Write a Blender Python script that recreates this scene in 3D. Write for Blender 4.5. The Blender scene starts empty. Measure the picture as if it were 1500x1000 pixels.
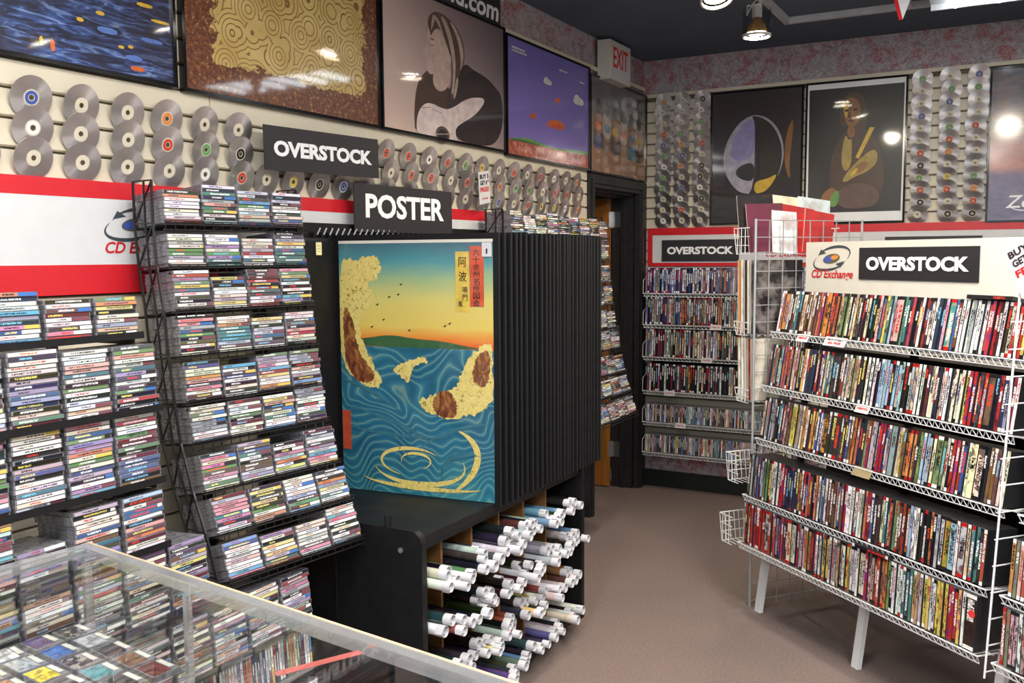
import bpy, math, random
from mathutils import Matrix, Vector, Euler
R = random.Random(7)
sc = bpy.context.scene
COL = sc.collection

# ------------------------------------------------------------------ camera
WX, WY, CZ = -2.406, 6.31, 3.02            # left wall plane, back wall plane, ceiling height
yaw, pitch, roll = math.radians(28.951), math.radians(-5.199), math.radians(-0.379)
fw = Vector((-math.sin(yaw)*math.cos(pitch), math.cos(yaw)*math.cos(pitch), math.sin(pitch)))
rt = Vector((math.cos(yaw), math.sin(yaw), 0)); up = rt.cross(fw)
r2 = rt*math.cos(roll)+up*math.sin(roll); u2 = -rt*math.sin(roll)+up*math.cos(roll)
cam_data = bpy.data.cameras.new('camera'); cam = bpy.data.objects.new('camera', cam_data); COL.objects.link(cam)
cam.matrix_world = Matrix(((r2.x,u2.x,-fw.x,0),(r2.y,u2.y,-fw.y,0),(r2.z,u2.z,-fw.z,1.66),(0,0,0,1)))
cam_data.sensor_width = 36; cam_data.lens = 1363.9/1500*36; cam_data.clip_start = 0.05
sc.camera = cam
# ------------------------------------------------------------------ world, light, exposure
sc.view_settings.view_transform = 'Standard'; sc.view_settings.look = 'None'
sc.view_settings.gamma = 1.0; sc.view_settings.use_curve_mapping = False
sc.view_settings.exposure = 0.48
w = bpy.data.worlds.new('daylight'); sc.world = w; w.use_nodes = True
w.node_tree.nodes['Background'].inputs[0].default_value = (0.80, 0.90, 1.0, 1)
w.node_tree.nodes['Background'].inputs[1].default_value = 1.6
def area(name, loc, sx, sy, power, col=(1,1,1), rot=(0,0,0)):
    l = bpy.data.lights.new(name, 'AREA'); l.shape = 'RECTANGLE'; l.size = sx; l.size_y = sy; l.energy = power; l.color = col
    o = bpy.data.objects.new(name, l); COL.objects.link(o); o.location = loc; o.rotation_euler = rot; return o
p = area('storefront_portal', (0.9,-2.98,1.55), 4.6, 2.1, 1, rot=(math.radians(90),0,0)); p.data.cycles.is_portal = True
CEIL_LIGHTS = [(-1.0,0.9,30,'above the counter'),(0.3,2.3,40,'above the aisle'),(0.7,1.3,56,'above the front aisle'),(1.6,4.6,7,'behind the DVD rack'),(-0.6,-0.9,42,'behind the camera'),(1.4,-0.9,26,'near the shop window')]
for (x, y, e, _) in CEIL_LIGHTS:
    area('fluorescent_light', (x, y, 2.925), 0.5, 1.1, e, (1.0,0.965,0.92))

# ------------------------------------------------------------------ helpers
def S(r, g, b, a=1.0):
    def f(c):
        c /= 255.0
        return c/12.92 if c <= 0.04045 else ((c+0.055)/1.055)**2.4
    return (f(r), f(g), f(b), a)
class MB:
    def __init__(s): s.v=[]; s.f=[]; s.m=[]; s.uv=[]; s.col=[]; s.c=(1,1,1,1)
    def face(s, pts, m=0, uv=None):
        i=len(s.v); s.v += [tuple(p) for p in pts]; s.f.append(tuple(range(i,i+len(pts)))); s.m.append(m)
        s.uv.append(uv or [(0,0)]*len(pts)); s.col.append(s.c)
    def box(s, x0,x1,y0,y1,z0,z1, m=0, M=None):
        P=[Vector((x,y,z)) for x in (x0,x1) for y in (y0,y1) for z in (z0,z1)]
        if M is not None: P=[M@p for p in P]
        q=[(0,1,3,2),(4,6,7,5),(0,4,5,1),(2,3,7,6),(0,2,6,4),(1,5,7,3)]
        b=len(s.v); s.v+= [tuple(p) for p in P]
        for f in q:
            s.f.append(tuple(b+k for k in f)); s.m.append(m); s.uv.append([(0,0),(1,0),(1,1),(0,1)]); s.col.append(s.c)
    def tube(s, a, b, r, n=4, m=0, r1=None, caps=True):
        a=Vector(a); b=Vector(b); d=(b-a)
        if d.length<1e-6: return
        d.normalize(); t=Vector((0,0,1)) if abs(d.z)<0.9 else Vector((1,0,0))
        u=d.cross(t).normalized(); v=d.cross(u); r1=r if r1 is None else r1
        i=len(s.v)
        for k in range(n):
            an=2*math.pi*(k+.5)/n; w_=u*math.cos(an)+v*math.sin(an)
            s.v.append(tuple(a+w_*r)); s.v.append(tuple(b+w_*r1))
        for k in range(n):
            k2=(k+1)%n
            s.f.append((i+2*k,i+2*k2,i+2*k2+1,i+2*k+1)); s.m.append(m); s.col.append(s.c)
            s.uv.append([(k/n,0),((k+1)/n,0),((k+1)/n,1),(k/n,1)])
        if caps:
            s.f.append(tuple(i+2*k for k in range(n))[::-1]); s.m.append(m); s.uv.append([(0,0)]*n); s.col.append(s.c)
            s.f.append(tuple(i+2*k+1 for k in range(n))); s.m.append(m); s.uv.append([(0,0)]*n); s.col.append(s.c)
    def path(s, pts, r, n=4, m=0):
        for a,b in zip(pts,pts[1:]): s.tube(a,b,r,n,m)
    def ring(s, r0, r1, z, n=32, m=0, c=(0,0)):
        for k in range(n):
            a=2*math.pi*k/n; b=2*math.pi*(k+1)/n
            s.face([(c[0]+r0*math.cos(a),c[1]+r0*math.sin(a),z),(c[0]+r1*math.cos(a),c[1]+r1*math.sin(a),z),(c[0]+r1*math.cos(b),c[1]+r1*math.sin(b),z),(c[0]+r0*math.cos(b),c[1]+r0*math.sin(b),z)],m)
    def poly(s, pts, z, m=0): s.face([(p[0],p[1],z) for p in pts], m)
    def mesh(s, name, mats, smooth=False):
        me=bpy.data.meshes.new(name); me.from_pydata(s.v,[],s.f)
        for x in mats: me.materials.append(x)
        me.polygons.foreach_set('material_index', s.m)
        ul=me.uv_layers.new(name='UVMap'); flat=[]
        for u in s.uv:
            for c in u: flat += [c[0],c[1]]
        ul.data.foreach_set('uv', flat)
        ca=me.color_attributes.new('col','FLOAT_COLOR','CORNER'); flat=[]
        for f,c in zip(s.f,s.col):
            for _ in f: flat += list(c)
        ca.data.foreach_set('color', flat)
        if smooth: me.polygons.foreach_set('use_smooth',[True]*len(s.f))
        me.update(); return me
    def build(s, name, mats, parent=None, M=None, smooth=False):
        if not isinstance(mats,(list,tuple)): mats=[mats]
        o=bpy.data.objects.new(name, s.mesh(name,mats,smooth)); COL.objects.link(o)
        if parent: o.parent=parent
        if M is not None: o.matrix_local=M
        return o
def inst(name, me, parent=None, M=None):
    o=bpy.data.objects.new(name, me); COL.objects.link(o)
    if parent: o.parent=parent
    if M is not None: o.matrix_local=M
    return o
def tag(o, label=None, cat=None, group=None, kind=None):
    if label: o['label']=label
    if cat: o['category']=cat
    if group: o['group']=group
    if kind: o['kind']=kind
    return o
PLACED={}
def empty(name, M=None):
    o=bpy.data.objects.new(name,None); COL.objects.link(o); o.empty_display_size=0.05
    if M is not None: o.matrix_local=M
    PLACED[o.name]=M.copy() if M is not None else Matrix.Identity(4)
    return o
def INV(o): return PLACED[o.name].inverted()
def frame(o, x, y):
    x=Vector(x).normalized(); y=Vector(y).normalized(); z=x.cross(y); o=Vector(o)
    return Matrix(((x.x,y.x,z.x,o.x),(x.y,y.y,z.y,o.y),(x.z,y.z,z.z,o.z),(0,0,0,1)))
def onleft(y,z,d=0.0): return frame((WX+d,y,z),(0,1,0),(0,0,1))     # picture plane of the left wall
def onback(x,z,d=0.0): return frame((x,WY-d,z),(1,0,0),(0,0,1))     # picture plane of the back wall
ORD=['first','second','third','fourth','fifth','sixth','seventh','eighth','ninth','tenth','eleventh','twelfth','thirteenth','fourteenth']
def nth(i):  # 1-based short ordinal
    return '%d%s'%(i, 'th' if 10<=i%100<=20 else {1:'st',2:'nd',3:'rd'}.get(i%10,'th'))

# ------------------------------------------------------------------ materials
class Mat:
    def __init__(s,name):
        s.m=bpy.data.materials.new(name); s.m.use_nodes=True; s.t=s.m.node_tree; s.n=s.t.nodes; s.b=s.n['Principled BSDF']
    def N(s,typ,**kw):
        n=s.n.new('ShaderNode'+typ)
        for k,v in kw.items(): setattr(n,k,v)
        return n
    def L(s,a,b): s.t.links.new(a,b)
    def val(s,sock,v):
        if hasattr(v,'is_output') or isinstance(v,bpy.types.NodeSocket): s.L(v,sock)
        else: sock.default_value=v
    def math(s,op,a,b=0.0,c=0.0,clamp=False):
        n=s.N('Math',operation=op,use_clamp=clamp); s.val(n.inputs[0],a); s.val(n.inputs[1],b); s.val(n.inputs[2],c); return n.outputs[0]
    def mix(s,f,a,b,blend='MIX'):
        n=s.N('Mix',data_type='RGBA',blend_type=blend); s.val(n.inputs[0],f); s.val(n.inputs[6],a); s.val(n.inputs[7],b); return n.outputs[2]
    def noise(s,vec,scale,detail=2.0,rough=.5,dist=0.0,dim='3D'):
        n=s.N('TexNoise',noise_dimensions=dim); 
        if vec is not None: s.L(vec,n.inputs['Vector'])
        n.inputs['Scale'].default_value=scale; n.inputs['Detail'].default_value=detail; n.inputs['Roughness'].default_value=rough; n.inputs['Distortion'].default_value=dist
        return n
    def ramp(s,fac,stops,interp='LINEAR'):
        n=s.N('ValToRGB'); cr=n.color_ramp; cr.interpolation=interp
        while len(cr.elements)<len(stops): cr.elements.new(0.5)
        for e,(p,c) in zip(cr.elements,stops): e.position=p; e.color=c
        s.val(n.inputs[0],fac); return n.outputs[0]
    def uv(s):
        n=s.N('UVMap'); return n.outputs[0]
    def xyz(s,v):
        n=s.N('SeparateXYZ'); s.L(v,n.inputs[0]); return n.outputs
    def comb(s,x,y,z=0.0):
        n=s.N('CombineXYZ'); s.val(n.inputs[0],x); s.val(n.inputs[1],y); s.val(n.inputs[2],z); return n.outputs[0]
    def scale(s,v,x,y,z=1.0):
        n=s.N('Mapping'); s.L(v,n.inputs[0]); n.inputs['Scale'].default_value=(x,y,z); return n.outputs[0]
    def objpos(s): return s.N('TexCoord').outputs['Object']
    def bump(s,h,strength=.2,dist=.01):
        n=s.N('Bump'); n.inputs['Strength'].default_value=strength; n.inputs['Distance'].default_value=dist; s.L(h,n.inputs['Height']); s.L(n.outputs[0],s.b.inputs['Normal'])
    def set(s,color=None,rough=None,metal=None,spec=None,**kw):
        if color is not None: s.val(s.b.inputs['Base Color'],color)
        if rough is not None: s.val(s.b.inputs['Roughness'],rough)
        if metal is not None: s.b.inputs['Metallic'].default_value=metal
        if spec is not None: s.b.inputs['Specular IOR Level'].default_value=spec
        for k,v in kw.items(): s.val(s.b.inputs[k],v)
        return s.m
def plain(name,col,rough=.5,metal=0.0,var=.06,sc_=18.0,spec=.5):
    m=Mat(name); n=m.noise(m.objpos(),sc_,3)
    d=tuple(c*(1-var*2) for c in col[:3])+(1,); e=tuple(min(1,c*(1+var)) for c in col[:3])+(1,)
    return m.set(m.ramp(n.outputs[0],[(.3,d),(.7,e)]),rough,metal,spec)
def emit(name,col,st):
    m=Mat(name); m.set((0.8,0.8,0.8,1),.5); m.b.inputs['Emission Color'].default_value=col; m.b.inputs['Emission Strength'].default_value=st; return m.m

M_slat=plain('cream_slatwall',S(216,207,186),.45,0,.03,5)
M_groove=plain('slat_groove',S(112,104,90),.8)
M_black=plain('black_laminate',S(22,22,24),.5,0,.12,30,.25)
M_blackwood=plain('black_wood',S(22,22,24),.5,0,.2,12,.3)
M_blackwire=plain('black_wire',S(18,18,20),.35)
M_whitewire=plain('white_wire',S(226,228,230),.35,0,.03)
M_greywire=plain('chrome_wire',S(176,180,184),.3,.35,.04)
M_white=plain('white_board',S(212,213,215),.4,0,.015)
M_cream=plain('cream_board',S(214,211,202),.4,0,.015)
M_red=plain('sign_red',S(205,32,44),.4,0,.03)
M_signblack=plain('sign_black',S(40,38,42),.5,0,.04)
M_letter=plain('white_letter',S(246,246,248),.5,0,.01)
M_redtext=plain('red_letter',S(200,30,36),.5)
M_exit=plain('exit_red',S(226,60,52),.5)
M_darktext=plain('dark_letter',S(40,30,34),.5)
M_paper=plain('white_paper',S(208,208,213),.55,0,.02)
M_note=plain('pale_yellow_note',S(232,226,170),.7)
M_oak=plain('brown_particle_board',S(132,92,48),.6,0,.15,25)
M_metal=plain('brushed_steel',S(188,190,192),.28,.9,.05,60)
M_alu=plain('aluminium_trim',S(205,210,214),.22,.8,.03,60)
M_tan=plain('tan_edge',S(196,172,140),.45)
M_frame=plain('glossy_black_frame',S(16,15,17),.12)
M_darkframe=plain('dark_door_frame',S(36,35,38),.45,0,.15,20)
M_base=plain('dark_green_baseboard',S(24,34,32),.5,0,.15)
M_ceiling=plain('dark_blue_ceiling',S(84,96,112),.9,0,.06,3)
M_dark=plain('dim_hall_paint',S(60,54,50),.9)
M_wallplain=plain('shop_wall_paint',S(190,184,176),.8)
M_track=plain('white_track',S(190,192,196),.5)
M_bulb=emit('lit_bulb',(1,.93,.80,1),90)
M_tube=emit('lit_tube',(.86,.95,1,1),7)
M_lens=emit('lit_diffuser',(1,.98,.95,1),2.5)
M_gold=plain('gold_reflector',S(206,160,90),.3,.6)
M_bluecase=plain('blue_case_plastic',S(30,76,170),.35)
# wood door
m=Mat('door_wood'); v=m.scale(m.objpos(),14,14,.9); n=m.noise(v,2.2,5,.6,1.2)
M_door=m.set(m.ramp(n.outputs[0],[(.25,S(132,80,30)),(.55,S(168,106,42)),(.8,S(190,128,60))]),.45)
# carpet
m=Mat('speckled_carpet'); o=m.objpos(); n1=m.noise(o,420,2,.7); n2=m.noise(o,95,3,.7); n3=m.noise(o,1.1,3)
c=m.ramp(n1.outputs[0],[(.30,S(70,60,58)),(.46,S(122,108,104)),(.58,S(138,122,116)),(.72,S(184,164,154))])
c=m.mix(.5,c,m.ramp(n2.outputs[0],[(.3,S(90,80,80)),(.5,S(124,110,106)),(.7,S(154,136,128))]))
c=m.mix(.28,c,m.ramp(n3.outputs[0],[(.35,S(104,95,94)),(.65,S(134,118,110))]))
m.bump(n1.outputs[0],.5,.004); M_carpet=m.set(c,.95,spec=.1)
# wallpaper
m=Mat('mottled_wallpaper'); o=m.objpos(); n1=m.noise(o,28,6,.75,2.0); n2=m.noise(o,9,4,.65,1.0); n3=m.noise(o,60,4,.7,3.0)
c=m.ramp(n1.outputs[0],[(.32,S(112,104,112)),(.48,S(168,160,166)),(.62,S(196,188,192))])
red=m.ramp(n2.outputs[0],[(.47,(0,0,0,1)),(.62,(1,1,1,1))])
c=m.mix(m.math('MULTIPLY',red,m.ramp(n3.outputs[0],[(.42,(0,0,0,1)),(.58,(1,1,1,1))])),c,S(168,34,44))
c=m.mix(m.ramp(n3.outputs[0],[(.3,(.7,.7,.7,1)),(.42,(0,0,0,1))]),c,S(58,54,60))
M_wallpaper=m.set(c,.8)
# glass
def glass(name,tint=(.975,.985,.98,1),gl=.04):
    m=bpy.data.materials.new(name); m.use_nodes=True; t=m.node_tree; t.nodes.clear()
    out=t.nodes.new('ShaderNodeOutputMaterial'); mx=t.nodes.new('ShaderNodeMixShader'); tr=t.nodes.new('ShaderNodeBsdfTransparent'); g=t.nodes.new('ShaderNodeBsdfGlossy'); f=t.nodes.new('ShaderNodeLayerWeight')
    tr.inputs[0].default_value=tint; g.inputs['Roughness'].default_value=.02; f.inputs[0].default_value=.5
    pw=t.nodes.new('ShaderNodeMath'); pw.operation='POWER'; pw.inputs[1].default_value=5; ad=t.nodes.new('ShaderNodeMath'); ad.operation='MULTIPLY_ADD'; ad.inputs[1].default_value=.96; ad.inputs[2].default_value=gl
    t.links.new(f.outputs['Facing'],pw.inputs[0]); t.links.new(pw.outputs[0],ad.inputs[0]); t.links.new(ad.outputs[0],mx.inputs[0]); t.links.new(tr.outputs[0],mx.inputs[1]); t.links.new(g.outputs[0],mx.inputs[2]); t.links.new(mx.outputs[0],out.inputs[0]); return m
M_glass=glass('clear_glass')
M_lampglass=glass('lamp_glass',(.8,.82,.84,1))
# disc
m=Mat('disc_data_side'); tg=m.N('Tangent',direction_type='RADIAL',axis='Z'); o=m.objpos(); 
n=m.noise(m.scale(o,1,1,1),9,2)
M_disc=m.set(m.ramp(n.outputs[0],[(.3,S(182,178,180)),(.7,S(216,211,212))]),.30,.9,Anisotropic=.92)
m.L(tg.outputs[0],m.b.inputs['Tangent']); m.b.inputs['Thin Film Thickness'].default_value=420; m.b.inputs['Thin Film IOR'].default_value=1.55
m=Mat('disc_hub'); oi=m.N('ObjectInfo'); M_hub=m.set(oi.outputs['Color'],.35)
m=Mat('disc_clear_ring'); M_clear=m.set(m.mix(m.noise(m.objpos(),12).outputs[0],S(206,198,176),S(224,216,196)),.2)

# spine materials: colour from the object (single cases) or from the mesh (masses)
def spine(name, kind, src):
    m=Mat(name)
    if src=='object':
        oi=m.N('ObjectInfo'); base=oi.outputs['Color']; rnd=oi.outputs['Random']
    else:
        at=m.N('Attribute',attribute_name='col'); base=at.outputs['Color']; rnd=at.outputs['Alpha']
    u,v_,_=m.xyz(m.uv())
    if kind=='cd': along,across=u,v_
    else: along,across=m.math('SUBTRACT',1.0,v_),u
    r1=m.math('FRACT',m.math('MULTIPLY',rnd,17.31)); r2_=m.math('FRACT',m.math('MULTIPLY',rnd,71.7)); r3=m.math('FRACT',m.math('MULTIPLY',rnd,239.3))
    seed=m.math('MULTIPLY',rnd,900.0)
    k=105.0 if kind=='cd' else 75.0
    tn=m.noise(m.comb(m.math('MULTIPLY',along,k),m.math('MULTIPLY',across,2.2),seed),1.0,1.0)
    start=m.math('MULTIPLY_ADD',r1,.25,.06); length=m.math('MULTIPLY_ADD',r2_,.45,.18)
    inside=m.math('MULTIPLY',m.math('GREATER_THAN',along,start),m.math('LESS_THAN',along,m.math('ADD',start,length)))
    inside=m.math('MULTIPLY',inside,m.math('LESS_THAN',m.math('ABSOLUTE',m.math('SUBTRACT',across,.5)),.26 if kind=='cd' else .3))
    txt=m.math('MULTIPLY',inside,m.math('GREATER_THAN',tn.outputs[0],.47))
    bw=m.N('RGBToBW'); m.L(base,bw.inputs[0])
    dark=m.math('LESS_THAN',bw.outputs[0],.22)
    hue=m.ramp(r3,[(0,S(240,240,240)),(.5,S(236,220,120)),(.62,S(230,60,50)),(.74,S(250,250,250)),(.9,S(120,190,230))],'CONSTANT')
    inkd=m.ramp(r3,[(0,S(20,20,22)),(.45,S(170,24,30)),(.65,S(24,40,110)),(.8,S(40,36,34))],'CONSTANT')
    ink=m.mix(dark,inkd,hue)
    c=base
    if kind=='dvd':
        # art printed on the spine: patches of a second tone
        pn=m.noise(m.comb(m.math('MULTIPLY',along,7.0),m.math('MULTIPLY',across,1.0),seed),1.0,3.0,.6)
        hs=m.N('HueSaturation'); m.L(base,hs.inputs['Color']); m.val(hs.inputs['Hue'],m.math('MULTIPLY_ADD',r2_,.5,.25)); hs.inputs['Value'].default_value=.55; hs.inputs['Saturation'].default_value=1.0
        dk=m.mix(m.math('GREATER_THAN',r1,.6),hs.outputs[0],m.ramp(r2_,[(0,S(24,22,26)),(.35,S(90,30,26)),(.55,S(40,60,96)),(.7,S(200,150,110)),(.85,S(20,20,20))],'CONSTANT'))
        c=m.mix(m.ramp(pn.outputs[0],[(.50,(0,0,0,1)),(.60,(.85,.85,.85,1))]),c,dk)
        top=m.math('LESS_THAN',along,.07); bot=m.math('GREATER_THAN',along,.93)
        c=m.mix(m.math('MULTIPLY',m.math('MAXIMUM',top,bot),m.math('GREATER_THAN',r2_,.4)),c,m.ramp(r1,[(0,S(235,235,235)),(.4,S(30,28,30)),(.8,S(180,30,30))],'CONSTANT'))
        edge=m.math('GREATER_THAN',m.math('ABSOLUTE',m.math('SUBTRACT',across,.5)),.47)
        c=m.mix(edge,c,S(22,22,24))
    else:
        blk=m.math('MULTIPLY',m.math('GREATER_THAN',along,m.math('MULTIPLY_ADD',r2_,.4,.55)),m.math('GREATER_THAN',r1,.72))
        c=m.mix(blk,c,m.ramp(r3,[(0,S(120,70,80)),(.3,S(60,110,180)),(.5,S(230,230,226)),(.7,S(44,40,44)),(.85,S(210,180,90))],'CONSTANT'))
    c=m.mix(txt,c,ink)
    return m.set(c,.3 if kind=='cd' else .28)
M_cdspine=spine('cd_spine','cd','object'); M_cdspine_mass=spine('cd_spine_mass','cd','mesh')
M_dvdspine=spine('dvd_spine','dvd','object'); M_dvdspine_mass=spine('dvd_spine_mass','dvd','mesh')
m=Mat('jewel_case_plastic'); n=m.noise(m.objpos(),60,2); M_jewel=m.set(m.ramp(n.outputs[0],[(.3,S(92,92,98)),(.7,S(132,132,138))]),.18,spec=.7)
M_dvdbody=plain('dvd_case_plastic',S(34,34,37),.32)
M_kraft=plain('page_edges',S(214,206,188),.7)

# ------------------------------------------------------------------ picture prints
def printmat(name, fn, coat=1.0, rough=.35, ripple=.10, crough=.045):
    m=Mat(name); uv=m.uv(); c=fn(m,uv)
    n=m.noise(m.scale(uv,1.0,3.2) if ripple>.12 else uv,2.6,1); m.bump(n.outputs[0],ripple,.02)
    m.set(c,rough); m.b.inputs['Coat Weight'].default_value=coat; m.b.inputs['Coat Roughness'].default_value=crough
    return m.m
def p_night(m,uv):
    a=m.scale(uv,9,30); n=m.noise(a,1.0,3,.6,1.5); n2=m.noise(m.scale(uv,3,3),1.2,2)
    c=m.ramp(n.outputs[0],[(.30,S(16,18,30)),(.45,S(34,42,74)),(.56,S(62,86,150)),(.66,S(120,150,200)),(.76,S(150,140,90))])
    c=m.mix(m.ramp(n2.outputs[0],[(.4,(0,0,0,1)),(.62,(.8,.8,.8,1))]),c,S(40,34,44))
    x,y,_=m.xyz(uv); d=m.math('SQRT',m.math('ADD',m.math('POWER',m.math('SUBTRACT',x,.80),2),m.math('MULTIPLY',m.math('POWER',m.math('SUBTRACT',y,.62),2),.5)))
    c=m.mix(m.ramp(d,[(.02,(.75,.75,.75,1)),(.2,(0,0,0,1))]),c,S(176,126,92)); return c
def p_goldrings(m,uv):
    v=m.N('TexVoronoi',feature='F1'); m.L(m.scale(uv,11,6.6),v.inputs['Vector']); v.inputs['Scale'].default_value=1.0
    ang=m.math('SINE',m.math('MULTIPLY',v.outputs['Distance'],38.0))
    n=m.noise(uv,6,4); gold=m.ramp(n.outputs[0],[(.3,S(188,158,88)),(.7,S(212,186,118))])
    c=m.mix(m.ramp(ang,[(.72,(0,0,0,1)),(.86,(1,1,1,1))]),gold,S(132,96,48))
    x,y,_=m.xyz(uv); wob=m.noise(m.scale(uv,5,5),1.4,4,.7); e=m.math('MULTIPLY_ADD',wob.outputs[0],.22,0)
    low=m.math('LESS_THAN',y,m.math('ADD',e,.06)); lf=m.math('LESS_THAN',x,m.math('ADD',e,.02)); rt_=m.math('GREATER_THAN',x,m.math('SUBTRACT',1.02,e))
    fl=m.noise(m.scale(uv,60,38),1.0,2,.8); brown=m.ramp(fl.outputs[0],[(.34,S(70,38,26)),(.5,S(104,58,36)),(.60,S(132,78,42)),(.72,S(196,160,100)),(.8,S(120,44,30))])
    return m.mix(m.math('MAXIMUM',low,m.math('MAXIMUM',lf,rt_)),c,brown)
def p_mauve(m,uv):
    x,y,_=m.xyz(uv); n=m.noise(uv,1.5,2)
    f=m.math('ADD',m.math('MULTIPLY',x,-.55),m.math('MULTIPLY_ADD',y,-.25,m.math('MULTIPLY_ADD',n.outputs[0],.25,.85)))
    return m.ramp(f,[(.1,S(96,82,88)),(.45,S(150,130,132)),(.9,S(214,186,172))])
def p_violet(m,uv):
    x,y,_=m.xyz(uv); n=m.noise(m.scale(uv,40,24),1,1)
    c=m.ramp(y,[(0,S(126,108,186)),(1,S(122,112,190))])
    n2=m.noise(m.scale(uv,26,16),1,2,.6); band=m.ramp(n2.outputs[0],[(.36,S(140,62,48)),(.55,S(184,92,66)),(.68,S(208,160,136))])
    return m.mix(m.math('LESS_THAN',m.math('ADD',y,m.math('MULTIPLY',n.outputs[0],.015)),.14),c,band)
def p_beach(m,uv):
    x,y,_=m.xyz(uv); n=m.noise(m.scale(uv,4,3),1.5,3)
    return m.mix(.25,m.ramp(y,[(0,S(150,98,58)),(.28,S(168,116,76)),(.36,S(160,140,124)),(.6,S(126,124,124)),(.8,S(92,98,108)),(1,S(58,64,74))]),m.ramp(n.outputs[0],[(.3,S(80,76,76)),(.7,S(170,150,130))]))
def p_darkbrown(m,uv):
    x,y,_=m.xyz(uv); n=m.noise(uv,2,2)
    c=m.ramp(y,[(0,S(24,18,18)),(.45,S(34,26,24)),(1,S(50,42,42))]); return c
def p_darkband(m,uv):
    n=m.noise(uv,3,3); return m.ramp(n.outputs[0],[(.35,S(18,18,18)),(.65,S(40,36,32))])
def p_bluefade(m,uv):
    x,y,_=m.xyz(uv); n=m.noise(m.scale(uv,3,9),2,4,.6)
    c=m.ramp(y,[(0,S(58,62,112)),(.3,S(74,76,126)),(.36,S(190,112,88)),(.5,S(150,90,90)),(.6,S(60,64,92)),(1,S(24,28,52))])
    return m.mix(.18,c,m.ramp(n.outputs[0],[(.35,S(30,34,60)),(.65,S(210,150,120))]))
def p_sea(m,uv):
    x,y,_=m.xyz(uv); n=m.noise(m.scale(uv,2,10),1.5,3)
    sky=m.ramp(m.math('ADD',y,m.math('MULTIPLY_ADD',n.outputs[0],.05,-.025)),[(.605,S(222,96,44)),(.635,S(222,150,64)),(.67,S(218,192,96)),(.78,S(208,196,112)),(.86,S(150,178,132)),(.925,S(78,146,156)),(1,S(66,104,120))])
    d=m.noise(uv,1.7,2,.5,.6); wv=m.N('TexWave',wave_type='BANDS',bands_direction='Y')
    a=m.N('VectorMath',operation='MULTIPLY_ADD'); m.L(d.outputs['Color'],a.inputs[0]); a.inputs[1].default_value=(.5,.75,0); m.L(uv,a.inputs[2]); m.L(a.outputs[0],wv.inputs['Vector'])
    wv.inputs['Scale'].default_value=9.0; wv.inputs['Distortion'].default_value=.8; wv.inputs['Detail'].default_value=2; wv.inputs['Detail Scale'].default_value=2.0
    sea=m.ramp(wv.outputs[0],[(.0,S(24,74,104)),(.35,S(34,98,128)),(.75,S(52,122,146)),(.93,S(84,150,158)),(.985,S(150,178,152))])
    big=m.noise(uv,2.2,3,.5,.8); sea=m.mix(.5,sea,m.ramp(big.outputs[0],[(.3,S(22,64,92)),(.5,S(44,116,146)),(.7,S(84,152,158))]))
    seaTop=m.ramp(y,[(0,S(60,150,150)),(.2,S(36,104,130)),(.6,S(52,116,132))])
    sea=m.mix(.22,sea,seaTop)
    return m.mix(m.math('GREATER_THAN',y,.59),sea,sky)
def p_foam(m,uv):
    o=m.objpos(); n=m.noise(o,60,4,.7,1.0)
    return m.ramp(n.outputs[0],[(.34,S(120,104,50)),(.42,S(214,194,108)),(.7,S(232,216,140))])
def p_rock(m,uv):
    o=m.objpos(); n=m.noise(m.scale(o,1,.5),40,4,.7,1.0)
    return m.ramp(n.outputs[0],[(.3,S(66,30,26)),(.5,S(124,70,44)),(.62,S(170,120,64)),(.75,S(104,98,52))])
P_foam=printmat('print_foam',p_foam); P_rock=printmat('print_rock',p_rock)
def pm(name,*c): 
    return printmat('print_'+name, lambda m,uv: m.ramp(m.noise(m.objpos(),25,3).outputs[0],[(.3,S(*[int(k*.86) for k in c])),(.7,S(*c))]))
P_hair=pm('hair',96,72,62); P_hairl=pm('hair_light',196,172,156); P_skin=pm('skin_grey',214,184,170); P_jacket=pm('jacket',46,34,36); P_guitar=pm('guitar_white',236,216,212)
P_white=pm('white',236,236,232); P_orange=pm('orange',226,110,50); P_green=pm('green',104,160,70); P_brown=pm('brown',120,80,50); P_lilac=pm('lilac',150,146,196); P_goldp=pm('gold',226,186,60); P_silver=pm('silver',176,172,190); P_ink=pm('ink',20,18,22)
P_skinb=pm('skin_brown',150,100,52); P_shirt=pm('shirt_yellow',176,150,70); P_coat=pm('brown_coat',70,46,30); P_blue=pm('denim',70,78,120); P_blue2=pm('bright_blue',92,124,196); P_teal=pm('teal',60,120,140); P_yel=pm('plate_yellow',226,196,80); P_redp=pm('plate_red',212,88,54); P_hill=pm('hill_green',62,104,66)

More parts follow.
